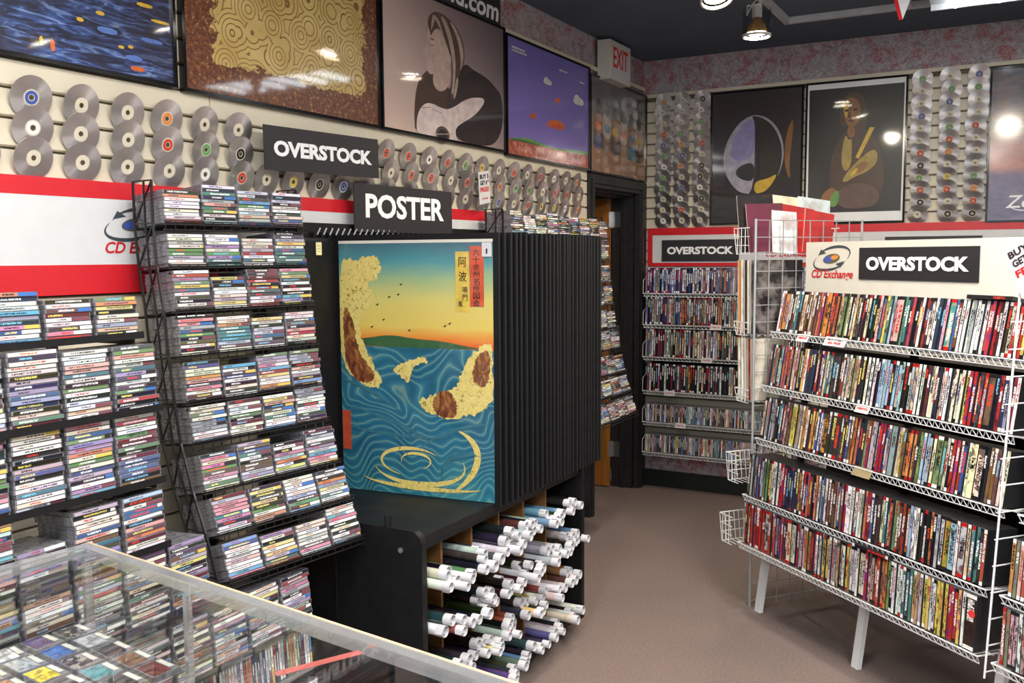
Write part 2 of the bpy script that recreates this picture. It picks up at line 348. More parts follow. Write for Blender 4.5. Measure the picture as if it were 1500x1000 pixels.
def ell(cx,cy,rx,ry,n=24,a0=0,a1=360,rot=0):
    P=[]
    for k in range(n+1 if a1-a0<360 else n):
        a=math.radians(a0+(a1-a0)*k/n); x=rx*math.cos(a); y=ry*math.sin(a); c,s=math.cos(math.radians(rot)),math.sin(math.radians(rot))
        P.append((cx+x*c-y*s, cy+x*s+y*c))
    return P
def smooth(pts,it=2):
    for _ in range(it):
        q=[]
        for a,b in zip(pts,pts[1:]+pts[:1]):
            q.append((a[0]*.75+b[0]*.25,a[1]*.75+b[1]*.25)); q.append((a[0]*.25+b[0]*.75,a[1]*.25+b[1]*.75))
        pts=q
    return pts
SM=smooth
def arc_band(cx,cy,rx,ry,t0,t1,a0,a1,n=28,rot=0):
    """a tapering crescent: outer ellipse minus thickness that swells from t0 to t1"""
    o=[];i=[]; c,s=math.cos(math.radians(rot)),math.sin(math.radians(rot))
    for k in range(n+1):
        f=k/n; a=math.radians(a0+(a1-a0)*f); t=t0+(t1-t0)*math.sin(f*math.pi)
        for L,q in ((o,0),(i,t)):
            x=(rx-q)*math.cos(a); y=(ry-q)*math.sin(a); L.append((cx+x*c-y*s,cy+x*s+y*c))
    return o+i[::-1]
def text_mesh(body, w, h, mat, bold=.03, shear=0.0, depth=.0006, spacing=1.0):
    cu=bpy.data.curves.new('lettering','FONT'); cu.body=body; cu.size=1.0; cu.offset=bold; cu.shear=shear; cu.extrude=0.01; cu.space_character=spacing; cu.resolution_u=3
    o=bpy.data.objects.new('lettering',cu); COL.objects.link(o)
    dg=bpy.context.evaluated_depsgraph_get(); dg.update()
    me=bpy.data.meshes.new_from_object(o.evaluated_get(dg)); bpy.data.objects.remove(o); bpy.data.curves.remove(cu)
    xs=[v.co.x for v in me.vertices]; ys=[v.co.y for v in me.vertices]; x0,x1,y0,y1=min(xs),max(xs),min(ys),max(ys)
    for v in me.vertices:
        v.co=((v.co.x-x0)/(x1-x0)*w-w/2,(v.co.y-y0)/(y1-y0)*h-h/2,depth if v.co.z>0 else 0)
    me.materials.clear(); me.materials.append(mat); me.name='lettering'; return me
def letters(parent, body, cx, cy, w, h, mat, z=.001, name='lettering', **kw):
    return inst(name, text_mesh(body,w,h,mat,**kw), parent, Matrix.Translation((cx,cy,z)))
TXT_OVER=None
def overstock(parent, w, h, z=.0012):
    return letters(parent,'OVERSTOCK',0,0,w*.86,h*.36,M_letter,z,bold=.045)
def board(x0,x1,y0,y1,t,m=0,mb=None):
    mb=mb or MB(); mb.box(x0,x1,y0,y1,-t,0,m); return mb

# ================================================================== THE SETTING
I4=Matrix.Identity(4)
def structure(name, mb, mats, parent=None):
    o=mb.build(name,mats,parent)
    if not parent: o['kind']='structure'
    return o
mb=MB(); mb.box(-4.4,3.8,-3.2,6.9,-.06,0); floor=structure('floor',mb,M_carpet)
mb=MB(); mb.box(-4.4,3.8,-3.2,6.9,CZ,CZ+.06); structure('ceiling',mb,M_ceiling)
T=.15; LX=WX-.02
mb=MB(); mb.box(LX-T,LX,-3.1,5.40,0,CZ); mb.box(LX-T,LX,5.40,6.17,2.10,CZ); mb.box(LX-T,LX,6.17,WY+.12,0,CZ)
wall_left=structure('wall_left',mb,M_wallpaper)
mb=MB(); mb.box(LX,3.7,WY+.02,WY+.14,0,CZ); wall_back=structure('wall_back',mb,M_wallpaper)
mb=MB(); mb.box(3.6,3.72,-3.1,WY+.02,0,CZ); structure('wall_right',mb,M_wallplain)
mb=MB(); y0,y1=-3.12,-3.0
mb.box(LX-T,-1.4,y0,y1,0,CZ); mb.box(3.2,3.72,y0,y1,0,CZ); mb.box(-1.4,3.2,y0,y1,0,.5); mb.box(-1.4,3.2,y0,y1,2.6,CZ)
structure('wall_front',mb,M_wallplain)
# dim room behind the doorway
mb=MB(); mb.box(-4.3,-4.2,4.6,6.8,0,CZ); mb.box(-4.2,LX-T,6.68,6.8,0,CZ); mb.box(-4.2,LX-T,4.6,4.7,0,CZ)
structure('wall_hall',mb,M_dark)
# storefront window
mb=MB(); x0,x1=-1.4,3.2
for x in (x0,.13,1.66,x1-.05): mb.box(x,x+.05,-3.1,-3.02,.5,2.6)
mb.box(x0,x1,-3.1,-3.02,.5,.55); mb.box(x0,x1,-3.1,-3.02,2.55,2.6)
wn=structure('window_1',mb,M_darkframe)
mb=MB(); mb.box(x0+.05,x1-.05,-3.065,-3.059,.55,2.55); mb.build('pane',M_glass,wn)
# slats: each board of the slatwall
def slats(wall, lefts, z0, z1, pitch, ref, is_left):
    k0=math.ceil((z0-ref)/pitch); k1=int((z1-ref)/pitch)
    for (a,b) in lefts:
        mb=MB(); L=b-a; h=pitch-.007
        # face, bevelled lips and rebate
        prof=[(0,0),(.014,.0),(.020,.004),(.020,h-.004),(.014,h),(0,h)]
        for (p,q) in zip(prof,prof[1:]): mb.face([(0,p[0],p[1]),(L,p[0],p[1]),(L,q[0],q[1]),(0,q[0],q[1])][::1],0)
        mb.face([(0,p[0],p[1]) for p in prof]); mb.face([(L,p[0],p[1]) for p in prof][::-1])
        me=mb.mesh('slat',[M_slat])
        for k in range(k0,k1):
            z=ref+k*pitch+.0035
            M=Matrix(((0,1,0,LX),(1,0,0,a),(0,0,1,z),(0,0,0,1))) if is_left else Matrix(((1,0,0,a),(0,-1,0,WY+.02),(0,0,1,z),(0,0,0,1)))
            inst('slat',me,wall,M)
PL,PB=.0805,.0745
slats(wall_left,[(-.16,2.278),(2.282,4.718),(4.722,5.318)],.30,2.80,PL,2.041,True)
slats(wall_back,[(LX+.02,.03),(.034,2.47)],.29,2.79,PB,1.845,False)
mb=MB(); mb.box(LX,LX+.004,-.16,5.318,.30,2.79); mb.build('slat_backing',M_groove,wall_left)
mb=MB(); mb.box(LX+.005,2.47,WY+.016,WY+.02,.29,2.77); mb.build('slat_backing',M_groove,wall_back)
mb=MB(); mb.box(LX,LX+.03,-.16,6.29,2.805,2.83); structure('trim_1',mb,M_slat)
mb=MB(); mb.box(LX+.03,2.47,WY-.01,WY+.02,2.762,2.785); structure('trim_2',mb,M_slat)
mb=MB(); mb.box(LX+.02,3.6,WY-.012,WY+.02,0,.115); structure('baseboard_back',mb,M_base)
mb=MB(); mb.box(LX,LX+.012,-3,5.31,0,.1); structure('baseboard_left',mb,M_base)
mb=MB(); mb.box(LX+.018,LX+.036,WY-.03,WY-.012,1.85,2.76); structure('trim_3',mb,M_oak)
# doorway
mb=MB()
for (a,b) in ((5.32,5.40),(6.17,6.30)):
    mb.box(LX-.005,WX+.02,a,b,0,2.17); 
mb.box(LX-.005,WX+.02,5.40,6.17,2.09,2.17)
mb.box(LX-T-.01,LX-.005,5.385,5.405,0,2.1); mb.box(LX-T-.01,LX-.005,6.15,6.17,0,2.1); mb.box(LX-T-.01,LX-.005,5.405,6.15,2.075,2.1)
mb.box(LX-.09,LX-.06,6.135,6.15,0,2.08); mb.box(LX-.09,LX-.06,5.405,6.15,2.06,2.075)
mb.box(WX+.02,WX+.03,6.20,6.23,0,2.14); mb.box(WX+.02,WX+.03,5.345,5.375,0,2.14); mb.box(WX+.02,WX+.03,5.375,6.20,2.115,2.14)
door=structure('door_1',mb,M_darkframe)
hx=LX-T-.015
mb=MB(); mb.box(hx-.80,hx,6.095,6.14,.01,2.06); mb.box(hx-.66,hx-.14,6.091,6.095,1.0,1.75); lf=mb.build('door_leaf',M_door,door)
for z in (1.86,1.06,.22):
    mb=MB(); mb.box(hx-.001,hx+.003,6.098,6.138,z,z+.11); mb.box(hx+.008,hx+.075,6.142,6.149,z,z+.11); mb.tube((hx+.006,6.144,z-.003),(hx+.006,6.144,z+.113),.007,8)
    for zz in (.02,.055,.09): mb.tube((hx+.002,6.118,z+zz),(hx+.0045,6.118,z+zz),.005,6)
    mb.build('hinge',M_metal,door)
mb=MB(); mb.box(hx-.50,hx-.36,6.05,6.091,1.93,1.985); mb.tube((hx-.43,6.05,1.957),(hx-.43,6.03,1.957),.02,10); mb.build('door_closer',M_metal,lf)
mb=MB(); mb.box(hx-.16,hx-.02,6.0925,6.0952,1.63,1.78); mb.build('door_notice',M_paper,lf)

# ================================================================== SIGN BOARDS
def swoosh(parent,cx,cy,wd,z=.001):
    """the two-arrow disc emblem"""
    s=wd/2; mb=MB()
    mb.poly(arc_band(cx+.12*s,cy+.12*s,.86*s,.34*s,.012*s,.10*s,-40,165,30,8),z,0)
    mb.poly(arc_band(cx-.12*s,cy-.10*s,.86*s,.34*s,.012*s,.10*s,140,345,30,8),z,0)
    mb.poly([(cx-.55*s,cy+.34*s),(cx-.70*s,cy+.12*s),(cx-.28*s,cy+.20*s)],z+.0001,0)
    mb.poly([(cx+.48*s,cy-.32*s),(cx+.66*s,cy-.08*s),(cx+.22*s,cy-.18*s)],z+.0001,0)
    mb.poly(ell(cx,cy,.44*s,.17*s,28,rot=8),z+.0002,1)
    mb.poly(ell(cx-.16*s,cy-.02*s,.24*s,.11*s,20,rot=8),z+.0004,2); mb.poly(ell(cx+.17*s,cy+.05*s,.20*s,.08*s,20,rot=8),z+.0005,3)
    return mb.build('emblem',[M_swg,M_swd,M_swb,M_swo],parent)
M_swg=plain('emblem_grey',S(64,74,82),.4); M_swd=plain('emblem_olive',S(96,96,70),.4); M_swb=plain('emblem_blue',S(70,90,170),.4); M_swo=plain('emblem_orange',S(216,140,72),.4)

# long header on the left wall
mb=MB(); z0=1.56; 
mb.box(0,3.30,.085,.278,-.014,0,0); mb.box(0,3.30,.278,.328,-.014,.001,1); mb.box(0,3.30,0,.085,-.014,.001,1)
hd=mb.build('striped_header_board',[M_white,M_red],None,onleft(.75,z0,.016))
tag(hd,'red and white striped header board along the left wall behind the wire racks','sign')
swoosh(hd,1.20,.205,.23); letters(hd,'CD Exchange',1.225,.130,.27,.045,M_redtext,.0012,shear=.25,bold=.02)
# back wall header
mb=MB(); 
mb.box(.035,3.9,0.012,.205,-.014,0,0); mb.box(0,3.9,.205,.255,-.014,.002,1); mb.box(0,.035,-.01,.205,-.014,.002,1); mb.box(.035,3.9,-.012,.012,-.014,.002,1)
hb=mb.build('striped_header_board',[M_white,M_red],None,onback(-2.372,1.598,.016))
tag(hb,'red-edged white header board on the back wall above the wire shelves','sign')
swoosh(hb,.93,.150,.24); letters(hb,'CD Exchange',.975,.062,.28,.045,M_redtext,.0012,shear=.25,bold=.02)
def overstock_sign(M,w,h,label,stand=.004):
    mb=MB(); mb.box(-w/2,w/2,-h/2,h/2,-.004,0); o=mb.build('overstock_sign',M_signblack,None,M); tag(o,label,'sign'); overstock(o,w,h); return o
overstock_sign(frame((WX+.075,2.775,2.052),(.02,1,.02),(.0,-.02,1)),.635,.155,'black OVERSTOCK sign on the left slatwall above the single row of discs')
overstock_sign(frame((-1.99,WY-.026,1.695),(1,0,0),(0,0,1)),.548,.148,'black OVERSTOCK sign on the back wall header above the wire shelves')
overstock_sign(frame((-.52,WY-.026,1.695),(1,0,0),(0,0,1)),.548,.148,'black OVERSTOCK sign on the back wall, mostly hidden behind the cream rack header')
# website banner up on the wallpaper
mb=MB(); mb.box(-1.2,0,0,.13,-.006,0,0); mb.box(-1.2,.035,.13,.30,-.006,.001,1)
bn=mb.build('website_banner',[M_signblack,M_white],None,onleft(4.245,2.832,.002))
tag(bn,'black and white website banner high on the wallpaper above the guitarist poster','banner')
letters(bn,'ehand.com',-.385,.062,.73,.098,M_letter,.0012,bold=.025,shear=.12)
# EXIT box
mb=MB(); mb.box(0,.34,-.125,.115,-.085,0); ex=mb.build('exit_sign',M_cream,None,onleft(5.47,2.885,.088)); tag(ex,'white box sign with red EXIT letters above the doorway','sign')
mb=MB(); mb.box(.015,.325,-.11,.10,0,.003); mb.build('face_plate',M_white,ex)
letters(ex,'EXIT',.165,.015,.24,.125,M_exit,.0035,bold=.015)
# hang tags BUY 3 GET 4th FREE
def promo(M,label,w=.12,h=.155):
    mb=MB(); mb.box(-w/2,w/2,-h/2,h/2,-.0015,0); o=mb.build('promo_tag',M_paper,None,M); tag(o,label,'tag')
    letters(o,'BUY 3',0,h*.34,w*.8,h*.14,M_darktext,.0006,bold=.03); letters(o,'GET 4',-w*.07,h*.15,w*.62,h*.14,M_darktext,.0006,bold=.03); letters(o,'th',w*.36,h*.19,w*.13,h*.07,M_redtext,.0006,bold=.03)
    letters(o,'FREE!',0,-h*.06,w*.8,h*.15,M_redtext,.0006,bold=.03); letters(o,'CD Exchange',0,-h*.34,w*.6,h*.07,M_redtext,.0006,bold=.01,shear=.2); return o
promo(frame((WX+.085,3.93,1.995),(-.1,.97,.12),(.02,-.16,1)),'white BUY 3 GET 4th FREE tag hanging among the discs on the left wall')

# ================================================================== FRAMED POSTERS
def poster(M,w,h,mat,label,shapes=None,fw_=.012):
    root=empty('framed_poster',M); tag(root,label,'poster')
    mb=MB()
    for (a,b,c,d) in ((0,w,0,fw_),(0,w,h-fw_,h),(0,fw_,fw_,h-fw_),(w-fw_,w,fw_,h-fw_)):
        mb.box(a,b,c,d,0,.022)
    mb.build('frame',M_frame,root)
    mb=MB(); a,b=fw_,fw_
    mb.box(a,w-a,b,h-b,0,.0135); mb.face([(a,b,.014),(w-a,b,.014),(w-a,h-b,.014),(a,h-b,.014)],0,[(0,0),(1,0),(1,1),(0,1)])
    pr=mb.build('print',mat,root)
    if shapes:
        z=.0143
        for (mt,pts) in shapes:
            # uv over the whole sheet so the gloss ripple runs on
            mb=MB(); mb.face([(x*w,y*h,z) for x,y in pts],0,[(x,y) for x,y in pts]); z+=.0001
            mb.build('picture_patch',mt,pr)
    return root
P1=printmat('night_strokes',p_night); P2=printmat('gold_rings',p_goldrings); P3=printmat('mauve_studio',p_mauve); P4=printmat('violet_field',p_violet); P5=printmat('beach_haze',p_beach)
P6=printmat('dark_brown',p_darkbrown); P7=printmat('dark_stage',p_darkband,ripple=.3,crough=.11); P8=printmat('blue_fade',p_bluefade,ripple=.3,crough=.11)
sh=[]
for (x,y,a,b_,mt) in ((.78,.20,.06,.028,P_blue2),(.86,.10,.05,.026,P_blue2),(.87,.055,.045,.022,P_orange),(.76,.27,.025,.018,P_goldp),(.82,.14,.018,.014,P_goldp),(.85,.15,.016,.014,P_goldp),(.70,.22,.02,.018,P_goldp),(.62,.08,.012,.05,P_orange),(.59,.09,.010,.04,P_goldp),(.55,.42,.03,.22,P_blue2),(.50,.46,.016,.14,P_blue2),(.66,.47,.10,.02,P_blue2),(.90,.36,.05,.018,P_goldp),(.95,.30,.06,.014,P_goldp),(.92,.20,.07,.020,P_blue2),(.47,.40,.02,.06,P_goldp)):
    sh.append((mt,SM([(x-a/2,y-b_/2),(x-a/2,y+b_/2),(x+a/2,y+b_/2),(x+a/2,y-b_/2)],1)))
poster(onleft(1.00,2.20,.002),1.13,.64,P1,'framed dark blue brushstroke poster, leftmost on the left wall',sh)
poster(onleft(2.155,2.195,.002),1.04,.64,P2,'framed gold and brown ring-pattern poster above the OVERSTOCK sign')
# musician photograph
sh=[(P_coat,SM([(.235,0),(.225,.14),(.245,.35),(.30,.45),(.36,.50),(.46,.44),(.52,.36),(.55,0)])),
    (P_jacket,SM([(.46,.30),(.54,.48),(.62,.60),(.66,.61),(.70,.585),(.83,.56),(.93,.49),(.97,.44),(.985,.27),(.95,.12),(.86,.02),(.56,.02),(.53,.12)])),
    (P_skin,SM([(.40,.56),(.36,.40),(.42,.34),(.50,.40),(.52,.58)],2)),
    (P_skin,SM([(.345,.82),(.335,.735),(.330,.690),(.318,.635),(.292,.592),(.296,.578),(.322,.570),(.318,.548),(.328,.535),(.322,.515),(.330,.470),(.352,.452),(.40,.475),(.46,.535),(.51,.62),(.52,.76),(.45,.86)],2)),
    (P_hair,SM([(.342,.70),(.372,.715),(.395,.70),(.372,.702)],2)),(P_hair,SM([(.345,.668),(.372,.664),(.39,.672),(.37,.656)],2)),
    (P_hair,SM([(.335,.80),(.345,.86),(.385,.905),(.43,.915),(.50,.90),(.565,.86),(.61,.79),(.63,.72),(.63,.62),(.60,.55),(.575,.50),(.55,.36),(.525,.31),(.505,.37),(.52,.47),(.52,.58),(.50,.66),(.475,.72),(.45,.78),(.41,.80),(.375,.76),(.36,.72),(.35,.76)],2)),
    (P_hairl,SM([(.43,.90),(.47,.82),(.505,.72),(.53,.60),(.53,.45),(.515,.35),(.535,.36),(.55,.48),(.555,.62),(.53,.76),(.48,.88)],2)),
    (P_hairl,SM([(.50,.89),(.56,.80),(.59,.70),(.60,.60),(.585,.54),(.61,.58),(.625,.68),(.60,.78),(.55,.86)],2)),
    (P_hairl,SM([(.365,.88),(.40,.85),(.435,.79),(.46,.74),(.45,.80),(.41,.88)],2)),(P_hairl,SM([(.375,.88),(.365,.82),(.36,.76),(.375,.80),(.395,.86)],2)),
    (P_skin,SM([(.485,.615),(.495,.645),(.517,.635),(.52,.59),(.50,.545),(.487,.57)],2)),
    (P_hairl,SM([(.555,.47),(.575,.50),(.57,.42),(.545,.33),(.53,.32)],2)),
    (P_guitar,SM([(.245,.0),(.240,.10),(.262,.185),(.31,.245),(.37,.252),(.43,.235),(.485,.235),(.55,.275),(.62,.335),(.70,.375),(.795,.395),(.805,.36),(.74,.27),(.68,.215),(.60,.16),(.545,.11),(.55,.05),(.565,0)])),
    (P_jacket,SM([(.545,.11),(.60,.16),(.69,.22),(.75,.27),(.80,.36),(.90,.36),(.95,.25),(.88,.08),(.72,.03),(.57,.02)])),
    (P_coat,SM([(.60,.56),(.66,.60),(.71,.57),(.66,.55),(.63,.50)],2)),(P_coat,SM([(.78,.54),(.88,.51),(.94,.44),(.90,.47),(.82,.51)],2)),(P_coat,SM([(.62,.42),(.72,.46),(.80,.45),(.70,.43)],2)),
    (P_hair,ell(.44,.045,.055,.06,20)),(P_ink,ell(.44,.040,.038,.042,20)),(P_hairl,[(.38,.035),(.52,.060),(.52,.066),(.38,.041)]),
    (P_hair,[(.285,.205),(.345,.222),(.345,.218),(.285,.201)]),(P_hair,[(.36,.215),(.43,.200),(.43,.196),(.36,.211)])]
poster(onleft(3.205,2.195,.002),1.055,.628,P3,'framed sepia photo poster of a long-haired guitarist with a white guitar',sh)
cl=lambda x,y,s:[ (P_white,smooth([(x-.06*s,y-.03*s),(x-.06*s,y+.02*s),(x-.02*s,y+.06*s),(x+.02*s,y+.03*s),(x+.06*s,y+.02*s),(x+.06*s,y-.03*s)]))]
sh=cl(.46,.72,.8)+cl(.85,.64,1.15)+[(P_green,SM([(0,.138),(.10,.165),(.25,.185),(.42,.160),(.58,.150),(.80,.170),(1,.185),(1,.138)])),(P_hill,SM([(0,.138),(.06,.15),(.2,.160),(.34,.148),(.40,.138)])),
   (P_orange,SM([(.42,.33),(.50,.40),(.62,.41),(.70,.35),(.58,.32)])),(P_redp,SM([(.47,.335),(.56,.37),(.65,.35),(.58,.325)])),(P_orange,SM([(.24,.38),(.30,.42),(.33,.37),(.28,.355)])),(P_orange,SM([(.54,.58),(.58,.62),(.62,.59),(.58,.555)])),
   (P_white,[(.06,.90),(.20,.90),(.20,.915),(.06,.915)]),(P_white,[(.06,.875),(.22,.875),(.22,.888),(.06,.888)]),(P_white,[(.60,.86),(.70,.86),(.70,.873),(.60,.873)]),(P_white,[(.86,.82),(.93,.82),(.93,.832),(.86,.832)])]
poster(onleft(4.272,2.183,.002),1.045,.622,P4,'framed violet poster with a mottled terracotta band and pale clouds',sh)
sh=[]; cc=[P_blue,P_brown,P_coat,P_skinb,P_teal,P_coat]
for i in range(6):
    x=.13+.145*i; b=.29-.010*i; t_=.64-.012*i; wd=.085
    sh+= [(cc[i],SM([(x-wd,b-.04),(x-wd*.9,b+.14),(x-wd*.5,b+.20),(x+wd*.5,b+.20),(x+wd*.9,b+.14),(x+wd,b-.04)],2)),
          ((P_skinb,P_hairl)[i%2],SM([(x-.055,b+.10),(x-.085,t_-.10),(x-.06,t_+.01),(x+.06,t_+.01),(x+.085,t_-.10),(x+.055,b+.10)],2)),
          ((P_orange,P_teal,P_goldp)[i%3],SM([(x-.05,b+.16),(x-.055,t_-.10),(x+.055,t_-.10),(x+.05,b+.16)],2)),
          ((P_ink,P_coat)[i%2],ell(x,t_+.055,.038,.075,16))]
poster(onleft(5.328,2.178,.002),.965,.60,P5,'framed hazy poster of a row of standing people above the doorway',sh)
# back wall
sh=[(P_silver,SM([(.49,.81),(.40,.80),(.29,.745),(.19,.64),(.14,.52),(.16,.40),(.24,.30),(.34,.235),(.49,.225)])),(P_lilac,SM([(.49,.79),(.42,.78),(.33,.73),(.25,.64),(.22,.52),(.30,.47),(.49,.50)])),(P_ink,SM([(.49,.47),(.32,.44),(.27,.38),(.36,.33),(.49,.32)])),
    (P_goldp,SM([(.492,.32),(.492,.225),(.60,.235),(.69,.30),(.74,.375),(.64,.335)])),(P_silver,arc_band(.48,.52,.32,.29,.004,.024,-35,95,30)),(P_skinb,SM([(.84,.70),(.90,.78),(.885,.60),(.86,.45),(.88,.30),(.81,.42),(.81,.58)]))]
poster(onback(-1.925,1.868,.002),.615,.885,P6,'framed near-black poster with a silver dome and gold crescent, back wall',sh)
sh=[(P_ink,[(.04,.08),(.96,.08),(.965,.95),(.035,.95)]),
    (P_coat,SM([(.27,.12),(.25,.44),(.33,.58),(.42,.66),(.56,.67),(.70,.60),(.77,.45),(.80,.25),(.70,.12)])),
    (P_coat,SM([(.35,.68),(.345,.82),(.40,.90),(.50,.92),(.58,.88),(.615,.76),(.60,.64),(.55,.58),(.52,.66),(.42,.68)])),
    (P_skinb,SM([(.375,.80),(.39,.855),(.45,.885),(.52,.86),(.555,.79),(.54,.72),(.50,.675),(.455,.665),(.41,.70)],2)),
    (P_goldp,SM([(.385,.80),(.40,.85),(.43,.86),(.425,.79),(.415,.73),(.395,.76)],2)),
    (P_ink,SM([(.385,.795),(.43,.80),(.435,.785),(.40,.78)],2)),(P_ink,SM([(.47,.80),(.525,.80),(.52,.785),(.48,.783)],2)),(P_coat,SM([(.44,.79),(.455,.74),(.435,.735),(.43,.75)],2)),(P_hair,SM([(.42,.718),(.455,.726),(.495,.716),(.455,.703)],2)),
    (P_ink,SM([(.44,.87),(.46,.82),(.45,.78),(.435,.82)],2)),
    (P_skinb,SM([(.42,.68),(.50,.68),(.50,.60),(.43,.60)],2)),
    (P_shirt,SM([(.41,.63),(.38,.55),(.37,.42),(.41,.36),(.47,.40),(.475,.52),(.47,.60),(.44,.58)])),
    (P_goldp,[(.645,.665),(.69,.66),(.545,.45),(.51,.46)]),
    (P_shirt,SM([(.72,.50),(.66,.51),(.54,.44),(.44,.37),(.38,.30),(.42,.29),(.52,.33),(.64,.36),(.73,.42)])),
    (P_skinb,SM([(.50,.38),(.56,.43),(.64,.43),(.62,.38),(.54,.34)],2)),(P_goldp,SM([(.46,.34),(.52,.39),(.55,.38),(.49,.33)],2)),
    (P_skinb,SM([(.16,.17),(.22,.24),(.30,.26),(.34,.22),(.28,.15),(.20,.14)],2)),
    (P_hair,SM([(.30,.20),(.42,.27),(.60,.29),(.76,.22),(.74,.12),(.50,.10),(.36,.12)])),
    (P_green,SM([(.26,.12),(.27,.19),(.31,.23),(.355,.235),(.36,.17),(.33,.12)]))]
P_whitebase=printmat('white_sheet',lambda m,uv:m.ramp(m.noise(uv,3).outputs[0],[(.3,S(226,228,232)),(.7,S(240,242,244))]),ripple=.3,crough=.11)
poster(onback(-1.297,1.858,.002),.612,.90,P_whitebase,'framed white-bordered photo poster of a guitarist in a yellow shirt, back wall',sh)
z8=poster(onback(-.237,1.845,.002),.615,.905,P8,'framed blue and orange poster with white script letters, far right back wall')
letters(z8,'ZoSo',.235,.12,.26,.075,M_letter,.0145,bold=.01,shear=.2)
mb=MB(); mb.poly(arc_band(.20,.095,.07,.03,.003,.006,180,380,18),.0147); mb.poly(ell(.31,.075,.02,.02,14),.0147); mb.build('flourish',M_letter,z8)

# ================================================================== DISCS ON THE SLATWALLS
mb=MB(); mb.ring(.0225,.06,.0006,40); mb.ring(.0225,.06,-.0006,40)
for k in range(40):
    a=2*math.pi*k/40; b=2*math.pi*(k+1)/40; mb.face([(.06*math.cos(a),.06*math.sin(a),-.0006),(.06*math.cos(b),.06*math.sin(b),-.0006),(.06*math.cos(b),.06*math.sin(b),.0006),(.06*math.cos(a),.06*math.sin(a),.0006)])
disc_me=mb.mesh('compact_disc',[M_disc])
mb=MB(); mb.ring(.0075,.0225,.0002,28); ring_me=mb.mesh('clear_ring',[M_clear])
mb=MB(); mb.ring(.0095,.0185,.0009,28); hub_me=mb.mesh('hub',[M_hub])
HUBS=[('cream',(222,214,190)),('cream',(222,214,190)),('cream',(222,214,190)),('red',(208,62,48)),('blue',(70,92,170)),('white',(236,236,236)),('black',(40,38,42)),('orange',(226,130,60)),('green',(96,160,96)),('yellow',(216,186,70))]
def disc(M,hub,label,group):
    o=inst('compact_disc',disc_me,None,M); tag(o,label,'disc',group)
    inst('clear_ring',ring_me,o)
    if hub[0]!='cream':
        h=inst('hub',hub_me,o); h.color=S(*hub[1])
    return o
tl=math.radians(14)
def disc_M(base, lean=tl, spin=0.0, yawd=0.0):
    # base: picture-plane matrix at the disc centre; the top leans into the room
    return base@Matrix.Rotation(yawd,4,'Y')@Matrix.Rotation(lean,4,'X')@Matrix.Rotation(spin,4,'Z')
rows3=[(2.099,'top'),(2.018,'middle'),(1.937,'bottom')]
fix={(1,0):'blue',(1,1):'white',(4,0):'orange',(4,1):'red',(5,1):'green',(6,1):'black',(3,1):'cream',(6,2):'red',(5,2):'white'}
HN=dict((h[0],h) for h in HUBS)
for c,y in enumerate([1.475,1.628,1.780,1.934,2.082,2.237,2.392]):
    for r,(z,rn) in enumerate(rows3):
        hub=HN[fix.get((c,r),'cream')]
        lab='silver disc with %s hub, %s row, %s column from left, left wall'%(hub[0],rn,ORD[c])
        disc(disc_M(onleft(y+R.uniform(-.006,.006),z,.019),tl,R.uniform(0,6),R.uniform(-.06,.06)),hub,lab,'discs left of the OVERSTOCK sign')
for c,y in enumerate([2.517,2.655,2.80,2.943,3.085]):
    hub=HN[['cream','yellow','black','blue','cream'][c]]
    disc(disc_M(onleft(y,1.940,.019),tl+.02,R.uniform(0,6),R.uniform(-.06,.06)),hub,'silver disc with %s hub, %s from left in the row under the OVERSTOCK sign'%(hub[0],ORD[c]),'discs under the left OVERSTOCK sign')
for c in range(13):
    for r,(z,rn) in enumerate(rows3):
        y=3.235+.158*c+(.02 if r==1 else 0)
        if y>5.19: continue
        hub=R.choice(HUBS)
        if (c,r) in ((0,0),(3,0),(1,1),(2,1),(4,1)): hub=HN['red']
        disc(disc_M(onleft(y+R.uniform(-.008,.008),z,.019),tl,R.uniform(0,6),R.uniform(-.08,.08)),hub,'silver disc with %s hub, %s row, %s column right of the OVERSTOCK sign'%(hub[0],rn,ORD[c]),'discs between the OVERSTOCK sign and the doorway')
for nm,xs in (('left of the black poster',[-2.262,-2.13,-1.99]),('right of the guitarist poster',[-.605,-.445,-.300])):
    for c,x in enumerate(xs):
        for r in range(12):
            z=1.845+PB*(11-r)+.058; hub=R.choice(HUBS)
            disc(disc_M(onback(x+R.uniform(-.008,.008),z,.019),tl,R.uniform(0,6),R.uniform(-.08,.08)),hub,'silver disc, %s hub, %s row, %s column, %s, back wall'%(hub[0],nth(r+1),ORD[c],nm),'back wall discs '+nm)

